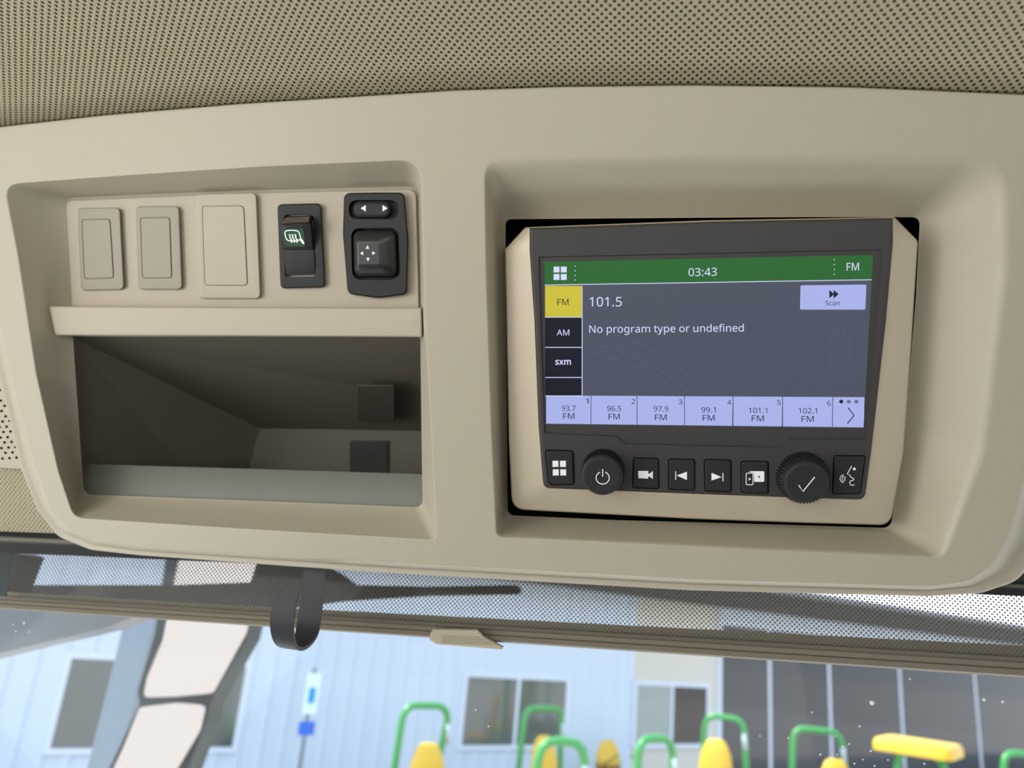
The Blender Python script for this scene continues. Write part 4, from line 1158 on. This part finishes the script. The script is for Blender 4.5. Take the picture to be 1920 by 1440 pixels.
prof = [(940, 1050, -.004, 0), (985, 1076, -.004, 0), (1003, 1092, .000, 0), (1006, 1096, -.010, 1), (1014, 1102, -.010, 1), (1018, 1105, .002, 0), (1036, 1118, .002, 0), (1036, 1118, .03, 0)]
for i in range(len(prof) - 1):
    a, b = prof[i], prof[i + 1]
    mb.loft([[hd(x, hy(a[0], a[1], x), a[2]) for x in xs_], [hd(x, hy(b[0], b[1], x), b[2]) for x in xs_]], 1 if (a[3] and b[3]) else 0, False)
struct(mb.build('trim_1', [SEAL, SEAL_L]), 'dark rubber seal above the windscreen')

# fabric side piece and speaker grille left of the console
fs = lambda x, y, dh=0: pix(x, y, -.054 + dh)
mb = MB()
mb.fill([(-420, 868), (-40, 872), (36, 876), (90, 900), (150, 1010), (110, 1000), (-420, 982)], [], lambda x, y: fs(x, y, -.004), 30)
mb.fill([(-900, 180), (-30, 225), (-20, 560), (30, 760), (60, 880), (-900, 868)], [], lambda x, y: pix(x, y, -.064), 0)
struct(mb.build('wall_left', FABRIC2))
gr = thing('speaker_grille', 'perforated beige speaker grille just left of the console', 'speaker', fs(-60, 760))
outl = [(-160, 560), (10, 560), (60, 880), (-160, 868)]
holes = []
random.seed(3)
for j in range(15):
    for i in range(9):
        cx = 31 - i * 13.2 - (6.6 if j % 2 else 0) + (j - 14) * .9
        cy = 858 - (14 - j) * 9.8 + i * .9
        if cx > -150 and cx < (4 + (cy - 730) * .24) and cy > 725:
            holes.append([(cx + 2.9 * math.cos(q * math.pi / 5), cy + 2.5 * math.sin(q * math.pi / 5)) for q in range(10)])
mb = MB()
mb.fill([(p[0], p[1]) for p in rp([(x, y, 4) for x, y in outl], 4, 4)], holes, lambda x, y: fs(x, y, 0), 0)
for h in holes:
    mb.loft([LL(h, 0, fs), LL(h, -.002, fs)])
mb.build('grille_panel', BEIGE_PALE, gr)
mb = MB()
mb.fill([(-158, 564), (10, 564), (55, 872), (-158, 862)], [], lambda x, y: fs(x, y, -.002), 0)
mb.build('grille_backing', BLACK, gr)

# ------------------------------------------------------------------ sun shade
SY = .56
sh = onY(SY)
shade = thing('roller_sun_shade', 'brown perforated roller sun shade pulled part way down the windscreen', 'sun shade', sh(960, 1150))


def railtop(x):
    return 1118 + x * .0593


def railbot(x):
    return 1141.5 + x * .0672


mb = MB()
xr = [14 + (2300 - 14) * k / 30 for k in range(31)]
top_ = [sh(x + 18 if x < 20 else x, 1005 + x * .045) for x in xr]
mid = [sh(x, railtop(x) + 2) for x in xr]
mb.loft([top_, mid], 0, False)
mb.build('perforated_screen', SHADE, shade)
mb = MB()
xh = [14 + 2286 * k / 30 for k in range(31)]
mb.loft([[sh(x, railtop(x) - 9 - max(0, x - 400) * .008, .004) for x in xh], [sh(x, railtop(x) + 3, .004) for x in xh]], 0, False)
mb.build('hem_strip', RAIL, shade)
mb = MB()
ladder = [(0, .002), (.03, -.004), (.22, -.006), (.30, -.0035), (.55, -.0045), (.62, -.008), (.9, -.0095), (1.0, -.006), (1.0, .004), (0, .004)]
xr2 = [-60 + 2360 * k / 30 for k in range(31)]
mb.loft([[sh(x, railtop(x) + (railbot(x) - railtop(x)) * t_, dy) for x in xr2] for t_, dy in ladder + ladder[:1]], 0, False)
mb.build('bottom_rail', RAIL, shade, sharp=30)
mb = MB()
ty = lambda x, y, h: sh(x, y, -.004 - h)
tabo = [(807, 1188, 4), (813, 1178, 4), (896, 1179, 5), (908, 1192, 6), (945, 1212, 2), (941, 1218, 2), (818, 1208, 6), (805, 1200, 4)]
mb.slab(rp(tabo, 4, 2), ty, 0, .012, 0, 3, .003)
tab = mb.build('pull_tab', mat('pull_tab_plastic', (176, 164, 138), .5), shade, sharp=40)
mb = MB()
for k in range(4):
    y0_ = 1192 + k * 4.2
    mb.strokes([[(828, y0_), (870, y0_ + 1.6), (902 + k * 9, y0_ + 3.4)]], 1.6, lambda x, y: sh(x, y, -.0165))
mb.build('finger_ridge', mat('ridge_plastic', (140, 130, 108), .5), tab)

# hook
rw = [((571, 1052), (611, 1055), .505), ((569, 1090), (609, 1094), .505), ((565, 1125), (605, 1130), .505), ((558, 1165), (600, 1172), .504), ((554, 1188), (594, 1193), .500),
      ((548, 1205), (582, 1209), .492), ((531, 1212), (567, 1217), .482), ((516, 1203), (556, 1211), .472), ((509, 1183), (551, 1190), .466), ((508, 1160), (551, 1165), .463), ((513, 1130), (555, 1134), .462), ((521, 1109), (561, 1110), .462)]
mb = MB()
A2, B2 = [], []
for l, r, yy in rw:
    A2.append(onY(yy)(*l))
    B2.append(onY(yy)(*r))


def catmull(P, k=4):
    out = []
    n = len(P)
    for i in range(n - 1):
        p0, p1, p2, p3 = P[max(0, i - 1)], P[i], P[i + 1], P[min(n - 1, i + 2)]
        for q in range(k):
            t = q / k
            out.append(.5 * ((2 * p1) + (p2 - p0) * t + (2 * p0 - 5 * p1 + 4 * p2 - p3) * t * t + (3 * p1 - p0 - 3 * p2 + p3) * t ** 3))
    return out + [P[-1]]


front = [(a, b) for a, b in zip(catmull(A2), catmull(B2))]
th_ = .0022
loopsR = []
for i in range(len(front)):
    a, b = front[i]
    pa = front[max(0, i - 1)][0]
    na = front[min(len(front) - 1, i + 1)][0]
    t_ = nz(na - pa)
    w = nz(b - a)
    n_ = nz(np.cross(t_, w)) * th_ / 2
    loopsR.append([a + n_, b + n_, b - n_, a - n_])
mb.loft(loopsR, 0, True, True, True)
o = mb.build('coat_hook', STRAP, sharp=50)
tag(o, 'black plastic J shaped hook hanging below the console', 'hook')

# windscreen glass
mb = MB()
mb.box((0.05, .62, CAMZ - .45), (2.0, .005, 1.25))
struct(mb.build('window_1', GLASS), 'tractor cab windscreen glass')
gl = onY(.614)
mb = MB()
dr_ = [(1635, 1318, 4.5), (1478, 1384, 1.6), (1522, 1336, 1.6), (1612, 1362, 1.7), (1650, 1390, 2), (1633, 1408, 2), (1570, 1415, 1.6), (1538, 1415, 1.8), (1580, 1400, 1.6), (1618, 1424, 1.5),
       (1665, 1425, 1.5), (1706, 1273, 2), (1733, 1432, 1.8), (1730, 1412, 1.6), (1425, 1380, 1.5), (1552, 1430, 1.6), (1602, 1432, 1.8), (1845, 1312, 3), (1880, 1316, 2.5), (1568, 1380, 1.5),
       (1592, 1395, 1.7), (1640, 1436, 1.7), (892, 1331, 1.8), (916, 1362, 2), (45, 1168, 3), (25, 1171, 2), (55, 1185, 2), (30, 1184, 2)]
for x, y, r in dr_:
    c = gl(x, y)
    R_ = r * .5 / F
    mb.disc_stack(c, np.array([0, -1.0, 0]), [(R_, 0), (R_ * .8, R_ * .4), (R_ * .4, R_ * .6)], 10, 0)
dm = mat('water_drop', (235, 240, 245), .5)
o = mb.build('water_drops', dm)
tag(o, 'small dried water drops scattered on the windscreen', 'water drops', kind='stuff')

# ------------------------------------------------------------------ outside the glass, on the tractor
HOUS = mat('mirror_housing', (38, 46, 48), .5)
GREYM = mat('grey_metal_arm', (128, 142, 154), .45, spec=.5)
MIRR = mat('mirror_glass', (194, 188, 186), .12, metal=1.0)


def ypoly(mb, pts, yy, dep, mi=0, r=0, dn=0):
    f = onY(yy)
    L = rp([(p[0], p[1], (p[2] if len(p) > 2 else r)) for p in pts], 5, 2)
    fr = [f(x, y) for x, y in L]
    bk = [p + np.array([0, dep, 0]) for p in fr]
    mb.loft([fr, bk], mi, True, True, True, smooth=False)


mb = MB()
ypoly(mb, [(-150, 1100), (300, 1110), (262, 1152), (196, 1178), (118, 1197), (60, 1210), (-150, 1262)], 1.0, .05, 0, 6)
o = mb.build('roof_fascia', mat('fascia_grey', (118, 124, 128), .3, spec=.4))
tag(o, 'dark grey angular fascia panel outside at the windscreen\'s upper corner', 'fascia panel')
mb = MB()
ypoly(mb, [(-60, 1000), (40, 1040), (8, 1120), (-60, 1140)], .66, .03)
o = mb.build('cab_pillar', SEAL)
tag(o, 'black cab corner pillar beside the end of the sun shade', 'pillar')
mt_ = thing('side_mirror', 'tall two pane side mirror in a dark housing outside the windscreen', 'mirror', onY(1.5)(330, 1300))
mb = MB()
ypoly(mb, [(312, 1040, 10), (494, 1045, 10), (474, 1150, 20), (462, 1200, 20), (400, 1306, 12), (392, 1325, 8), (384, 1360, 20), (330, 1500, 10), (150, 1500, 10), (205, 1440, 20), (262, 1320, 12), (258, 1296, 12), (290, 1190, 20)], 1.57, .06)
mb.build('housing', HOUS, mt_)


def pane(pts, yy):
    k_, zc_ = .30, float(onY(yy)(330, 1290)[2])

    def f(x, y):
        r = ray(x, y)
        return CAM + r * ((yy - k_ * (CAMZ - zc_)) / (r[1] + k_ * r[2]))
    mb = MB()
    L = rp(pts, 6, 2)
    fr = [f(x, y) for x, y in L]
    # the panes tip downwards so that they show the yard
    mb.add(fr, [list(range(len(fr)))], 0, False)
    mb.loft([fr, [p + np.array([0, .008, 0]) for p in fr]], 0)
    return mb


for pts in ([(335, 1050, 6), (482, 1054, 6), (470, 1120, 30), (460, 1185, 20), (396, 1300, 14), (330, 1306, 30), (268, 1308, 10), (276, 1270, 10), (305, 1200, 20)],
            [(262, 1326, 10), (330, 1318, 30), (383, 1322, 10), (372, 1370, 30), (330, 1440, 30), (300, 1490, 10), (190, 1490, 10), (232, 1400, 20)]):
    pane(pts, 1.492).build('mirror_pane', MIRR, mt_)
mb = MB()
ypoly(mb, [(242, 1130), (298, 1130), (268, 1250), (215, 1450), (205, 1500), (150, 1500), (166, 1430)], 1.75, .06)
o = mb.build('support_post', GREYM)
tag(o, 'blue grey metal support post standing behind the side mirror', 'post')
mb = MB()
ypoly(mb, [(-150, 1097), (330, 1097), (470, 1092), (486, 1040), (575, 1040), (640, 1076), (668, 1097), (800, 1100), (970, 1097, 6), (978, 1105, 6), (972, 1114, 6), (800, 1117), (640, 1127), (560, 1138), (330, 1150), (-150, 1118)], .80, .012, 0, 3)
o = mb.build('windscreen_wiper', mat('wiper_black', (44, 44, 42), .5))
tag(o, 'dark wiper arm seen through the perforated shade beside the hook', 'wiper')

# ------------------------------------------------------------------ yard, building
wd = M @ nz((2310, -665, -F))
wd = nz((wd[0], wd[1], 0))                       # run of the wall
wnn = np.array([wd[1], -wd[0], 0])               # towards the tractor
w0 = onZ(868, 1400, .9)
WD = wnn @ (w0 - CAM)                             # negative distance
print('wall', wd, wnn, w0, WD)


def wl(x, y, off=0.0):
    r = ray(x, y)
    return CAM + r * ((WD + off) / (r @ wnn))


def wp(s, z, off=0.0):
    return np.array([w0[0], w0[1], 0]) + wd * s + np.array([0, 0, z]) + wnn * off


def S(x, y):
    p = wl(x, y)
    return float((p - w0) @ wd), float(p[2])


for q in ((130, 1225), (80, 1400), (440, 1400), (876, 1265), (1060, 1272), (1052, 1405), (1190, 1272), (1330, 1285), (1320, 1395), (1345, 1250), (1436, 1260), (1552, 1260), (1685, 1270), (1826, 1280)):
    print(q, [round(v, 2) for v in S(*q)])

mb = MB()
mb.box((0, 15, -.05), (160, 120, .1))
struct(mb.build('ground', mat('concrete_yard', (186, 178, 168), .9, mott=(.8, .06))), 'pale concrete yard')

SID_W = mat('white_siding', (204, 215, 229), .5, spec=.4)
SID_B = mat('beige_siding', (208, 203, 192), .6)
FRM = mat('window_frame_paint', (214, 222, 234), .5)
PANE = mat('dark_window_glass', (84, 90, 88), .06, spec=.9)
PANE2 = mat('shopfront_glass', (44, 48, 54), .08, spec=.6)
SOFF = mat('eave_soffit', (60, 56, 50), .7)


def siding(s0_, s1_, z0_, z1_, m, name, pitch=.30, dep=.03):
    mb = MB()
    prof = []
    s = s0_
    while s < s1_:
        for ds, o_ in ((0, 0), (.10, 0), (.13, dep), (.18, dep), (.21, 0)):
            if s + ds * pitch / .3 <= s1_:
                prof.append((s + ds * pitch / .3, o_))
        s += pitch
    prof.append((s1_, 0))
    mb.loft([[wp(a, z0_, b) for a, b in prof], [wp(a, z1_, b) for a, b in prof]], 0, False, smooth=False)
    mb.loft([[wp(a, z0_, -.2) for a, b in prof], [wp(a, z1_, -.2) for a, b in prof]], 0, False, smooth=False)
    return struct(mb.build(name, m))


sA = S(1186, 1330)[0]
sB = S(1346, 1330)[0]
sE = 34.0
siding(-14, sA, 0, 3.9, SID_W, 'wall_front')
siding(sA, sB, 0, 3.9, SID_B, 'wall_right', .14, .012)
mb = MB()
mb.box(wp((sB + sE) / 2, 3.62, -.1), (1, 1, 1))
mb.v = [tuple(wp(a, z, o_)) for a in (sB, sE) for o_ in (-.2, .02) for z in (3.25, 3.95)]
struct(mb.build('wall_header', SID_W))
# eave
mb = MB()
mb.v, mb.f, mb.m, mb.s = [], [], [], []
mb.add([wp(a, z, o_) for a in (-14, sE) for o_, z in ((-.3, 3.66), (.7, 3.56), (.75, 4.0), (-.3, 4.25))], [[0, 4, 5, 1], [1, 5, 6, 2], [2, 6, 7, 3], [0, 1, 2, 3], [4, 7, 6, 5]], 0, False)
struct(mb.build('roof', SOFF), 'dark eave of the building')


def window(n, pts, mulls, lab, glass=PANE, fw=.07, off=.05):
    """pts: s0, z0, s1, z1"""
    a, z_0, b, z_1 = pts
    t = bpy.data.objects.new('window_%d' % n, None)
    COL.objects.link(t)
    t['_loc'] = tuple(map(float, wp((a + b) / 2, z_0)))
    t.location = t['_loc']
    struct(t, lab)
    mb = MB()

    def bar(a0, z0_, a1, z1_, o1=off):
        k = len(mb.v)
        vs = [wp(s, z, o_) for s in (a0, a1) for o_ in (-.02, o1) for z in (z0_, z1_)]
        mb.add(vs, [[0, 1, 3, 2], [4, 6, 7, 5], [0, 4, 5, 1], [2, 3, 7, 6], [0, 2, 6, 4], [1, 5, 7, 3]], 0, False)
    bar(a - fw, z_0 - fw, a, z_1 + fw)
    bar(b, z_0 - fw, b + fw, z_1 + fw)
    bar(a, z_0 - fw, b, z_0)
    bar(a, z_1, b, z_1 + fw)
    for m_ in mulls:
        bar(m_ - fw * .45, z_0, m_ + fw * .45, z_1, off + .002)
    mb.build('window_frame', FRM, t)
    cuts = [a] + list(mulls) + [b]
    for k in range(len(cuts) - 1):
        c0, c1 = cuts[k], cuts[k + 1]
        mb = MB()
        mb.add([wp(c0, z_0, off - .015), wp(c1, z_0, off - .015), wp(c1, z_1, off - .015), wp(c0, z_1, off - .015)], [[0, 1, 2, 3]], 0, False)
        mb.build('pane', glass[k % len(glass)] if isinstance(glass, list) else glass, t)


sa, sb_, sc_ = S(118, 1300)[0], S(448, 1320)[0], S(290, 1300)[0]
zt_, zb_ = S(868, 1268)[1], S(860, 1397)[1]
window(2, (sa, zb_, sb_, zt_), [sc_], 'wide building window behind the side mirror')
s1_, s2_ = S(869, 1330)[0], S(1056, 1340)[0]
window(3, (s1_, zb_, s2_, zt_), [S(966, 1335)[0]], 'building window with a tree reflection in the middle of the white wall')
s3_, s4_ = S(1190, 1330)[0], S(1322, 1335)[0]
window(4, (s3_, zb_, s4_, zt_), [S(1257, 1335)[0]], 'building window in the beige siding', [mat('painted_sky_glass', (140, 152, 150), .1, spec=.8), mat('brown_window_glass', (50, 44, 42), .15, spec=.4)])  # left pane's pale colour stands in for reflected sky
ml = [S(x, 1340)[0] for x in (1440, 1553, 1687, 1829)]
d_ = ml[3] - ml[2]
ml += [ml[3] + d_ * k for k in range(1, 5)]
window(5, (sB + .05, .15, sE - .2, 3.25), ml, 'dark shopfront glazing with pale mullions', PANE2, .09, .06)

# trees across the yard, behind the tractor (they show only as reflections)
mb = MB()
random.seed(11)
TREE = mat('far_trees', (40, 58, 34), .9, mott=(.6, .3))
ridge = [(-70 + k * 2.0, -42 + random.uniform(-2, 2), 5.5 + random.uniform(-1.6, 1.8)) for k in range(71)]
mb.loft([[(x, y + 3, 0) for x, y, z in ridge], [(x, y + 2.5, z * .6) for x, y, z in ridge], [(x, y, z) for x, y, z in ridge], [(x, y - 3, 0) for x, y, z in ridge]], 0, False)
tag(mb.build('treeline', TREE), 'dark tree line across the yard, mirrored in the building windows', 'trees', kind='stuff')

# sign on a post
sp_ = wl(577, 1300, .8)
sg = thing('parking_sign', 'white and blue accessible parking sign on a thin grey post', 'sign', (sp_[0], sp_[1], 0))


def sgp(x, y, o_=0):
    return wl(x, y, .8 + o_)


mb = MB()
b0 = sgp(577, 1340)
zt2 = float(sgp(585, 1252)[2])
mb.tube([(b0[0], b0[1], 0), (b0[0], b0[1], zt2)], .025, 10)
mb.build('post', mat('post_grey', (120, 130, 140), .5), sg)


def plate_(cx, y0_, y1_, wpx, m, nm, o_=.03):
    a, b = sgp(cx, y0_), sgp(cx, y1_)
    z_1, z_0 = float(a[2]), float(b[2])
    wpx = wpx * np.linalg.norm(a - CAM) / F
    c = np.array([b0[0], b0[1], 0]) + wnn * o_
    mb = MB()
    vs = [c + wd * s * wpx / 2 + np.array([0, 0, z]) + wnn * q for s in (-1, 1) for q in (0, .006) for z in (z_0, z_1)]
    mb.add(vs, [[0, 1, 3, 2], [4, 6, 7, 5], [0, 4, 5, 1], [2, 3, 7, 6], [0, 2, 6, 4], [1, 5, 7, 3]], 0, False)
    return mb.build(nm, m, sg)


plate_(580, 1262, 1338, 24, mat('sign_white', (225, 245, 250), .5), 'sign_plate')
plate_(578, 1288, 1318, 11, mat('sign_blue', (40, 150, 215), .5), 'sign_symbol', .04)['label'] = 'blue symbol in the middle of the white plate'
plate_(572, 1352, 1378, 28, mat('sign_deep_blue', (52, 110, 215), .5), 'lower_plate')['label'] = 'small square blue plate'

# ------------------------------------------------------------------ mowers
GREEN = mat('mower_green', (52, 146, 66), .3, spec=.6)
YELLOW = mat('mower_yellow', (216, 172, 34), .4, spec=.5)
TYRE = mat('tyre_black', (28, 28, 28), .8)
BELT = mat('decal_grey', (180, 190, 195), .5)


def mower(pl, pr, zt, lab, seat=None, canopy=False, bend=0.0, group='ride on mowers', bar=True):
    """hoop top corners at photo pixels pl, pr; hoop height zt above the yard"""
    a, b = onZ(pl[0], pl[1], zt), onZ(pr[0], pr[1], zt)
    c = (a + b) / 2
    ax = nz(b - a)
    ax[2] = 0
    fw_ = nz((ax[1], -ax[0], 0))               # towards the tractor
    w = float(np.linalg.norm(b - a))
    base_ = np.array([c[0], c[1], 0])
    t = thing('ride_on_mower', lab, 'mower', base_, group)

    def q(x, y, z):
        return base_ + ax * x + fw_ * y + np.array([0, 0, z])
    mb = MB()
    hw = w / 2
    pts = [q(-hw - .05, .0, .45), q(-hw - .03, 0, 1.0), q(-hw, 0, zt - .16), q(-hw + .03, 0, zt - .07), q(-hw + .10, 0, zt - .01), q(-hw + .18, 0, zt), q(hw - .18, 0, zt), q(hw - .10, 0, zt - .01),
           q(hw - .03, 0, zt - .07), q(hw, 0, zt - .16), q(hw + .03 - bend, .0, 1.0 + bend), q(hw + .05, 0, .45)]
    mb.tube(pts, .043, 12)
    if bar:
        mb.build('roll_bar', GREEN, t)
        mb = MB()
        mb.tube([q(hw + .02, .035, zt - .42), q(hw, .035, zt - .2)], .034, 8)
        mb.build('decal', BELT, t)
    if canopy:
        mb = MB()
        L = rp([(-.42, -.35, .12), (.42, -.35, .12), (.42, .5, .12), (-.42, .5, .12)], 5, 2)
        mb.loft([[q(x, y, zt + .0) for x, y in L], [q(x, y, zt + .09) for x, y in L], [q(x * .94, y * .94, zt + .13) for x, y in L]], 0, True, True, True)
        mb.build('canopy', YELLOW, t, sharp=50)
    if seat is not None:
        sx, sy, sz = seat
        mb = MB()
        rows2 = []
        for zz, ww, dd in ((.62, .22, .07), (.75, .25, .08), (sz - .38, .25, .08), (sz - .2, .22, .07), (sz - .05, .15, .06), (sz, .09, .03)):
            rows2.append([q(sx + ww * math.cos(k * math.pi / 8), sy + dd * math.sin(k * math.pi / 8) - (zz - .62) * .12, zz) for k in range(16)])
        mb.loft(rows2, 0, True, True, True)
        st_ = mb.build('seat_backrest', YELLOW, t)
        mb = MB()
        L = rp([(-.24, -.02, .08), (.24, -.02, .08), (.22, .46, .1), (-.22, .46, .1)], 5, 2)
        mb.loft([[q(sx + x, sy + y, .52) for x, y in L], [q(sx + x, sy + y, .60) for x, y in L], [q(sx + x * .9, sy + .02 + y * .92, .64) for x, y in L]], 0, True, True, True)
        mb.build('seat_cushion', YELLOW, t)
    mb = MB()
    L = rp([(-.42, -.35, .1), (.42, -.35, .1), (.36, .75, .12), (-.36, .75, .12)], 5, 2)
    mb.loft([[q(x, y, .22) for x, y in L], [q(x, y, .44) for x, y in L], [q(x * .9, y * .9, .5) for x, y in L]], 0, True, True, True)
    mb.build('body', GREEN, t, sharp=50)
    mb = MB()
    L = rp([(-.7, .30, .2), (.7, .30, .2), (.62, .95, .25), (-.62, .95, .25)], 6, 2)
    L = [(x * .72, y) for x, y in L]
    mb.loft([[q(x, y, .1) for x, y in L], [q(x, y, .24) for x, y in L], [q(x * .92, .62 + (y - .62) * .9, .28) for x, y in L]], 0, True, True, True)
    mb.build('mowing_deck', GREEN, t, sharp=50)
    for sx_, yy, r_, ww in ((-.5, -.1, .28, .2), (.5, -.1, .28, .2), (-.38, 1.15, .14, .1), (.38, 1.15, .14, .1)):
        mb = MB()
        c_ = q(sx_ - ww / 2, yy, r_)
        mb.disc_stack(c_, ax, [(r_ * .3, 0), (r_ * .9, 0), (r_, ww * .15), (r_, ww * .85), (r_ * .9, ww), (r_ * .3, ww)], 28, 0, xdir=np.array([0, 0, 1.0]))
        mb.build('wheel', TYRE, t)
    for s_ in (-1, 1):
        mb = MB()
        mb.tube([q(s_ * .3, .3, .5), q(s_ * .32, .45, .85), q(s_ * .12, .5, .98)], .014, 8)
        mb.build('control_lever', TYRE, t)
    return t


mower((757, 1322), (842, 1324), 1.85, 'green mower with slim tall roll bar in front of plain white siding', (0, .25, 1.46), bend=.12)
mower((984, 1328), (1054, 1328), 1.75, 'green mower with thick roll bar right against the middle building window', (-.16, .3, 1.42))
mower((1012, 1388), (1098, 1392), 1.85, 'near green mower with low roll bar overlapping the thick one behind it')
mower((1198, 1384), (1262, 1385), 1.80, 'green mower with bright roll bar just below the beige siding window', (0, .2, 1.2))
mower((1115, 1388), (1171, 1390), 1.12, 'mower with yellow seat and no roll bar in front of the white wall', (0, 0, 1.12), bar=False)
mower((1322, 1340), (1396, 1350), 1.80, 'green mower with yellow seat at the corner where the dark shopfront begins', (-.08, .3, 1.50))
mower((1487, 1364), (1578, 1374), 1.75, 'green mower with wide roll bar before the shopfront, seat barely showing', (.2, .3, 1.40))
mower((1682, 1404), (1770, 1418), 1.85, 'mower with a yellow canopy roof in front of the shopfront', None, True)
mower((1880, 1410), (1990, 1420), 1.75, 'green mower at the shopfront, cut off by the frame edge', (-.35, .3, 1.5))
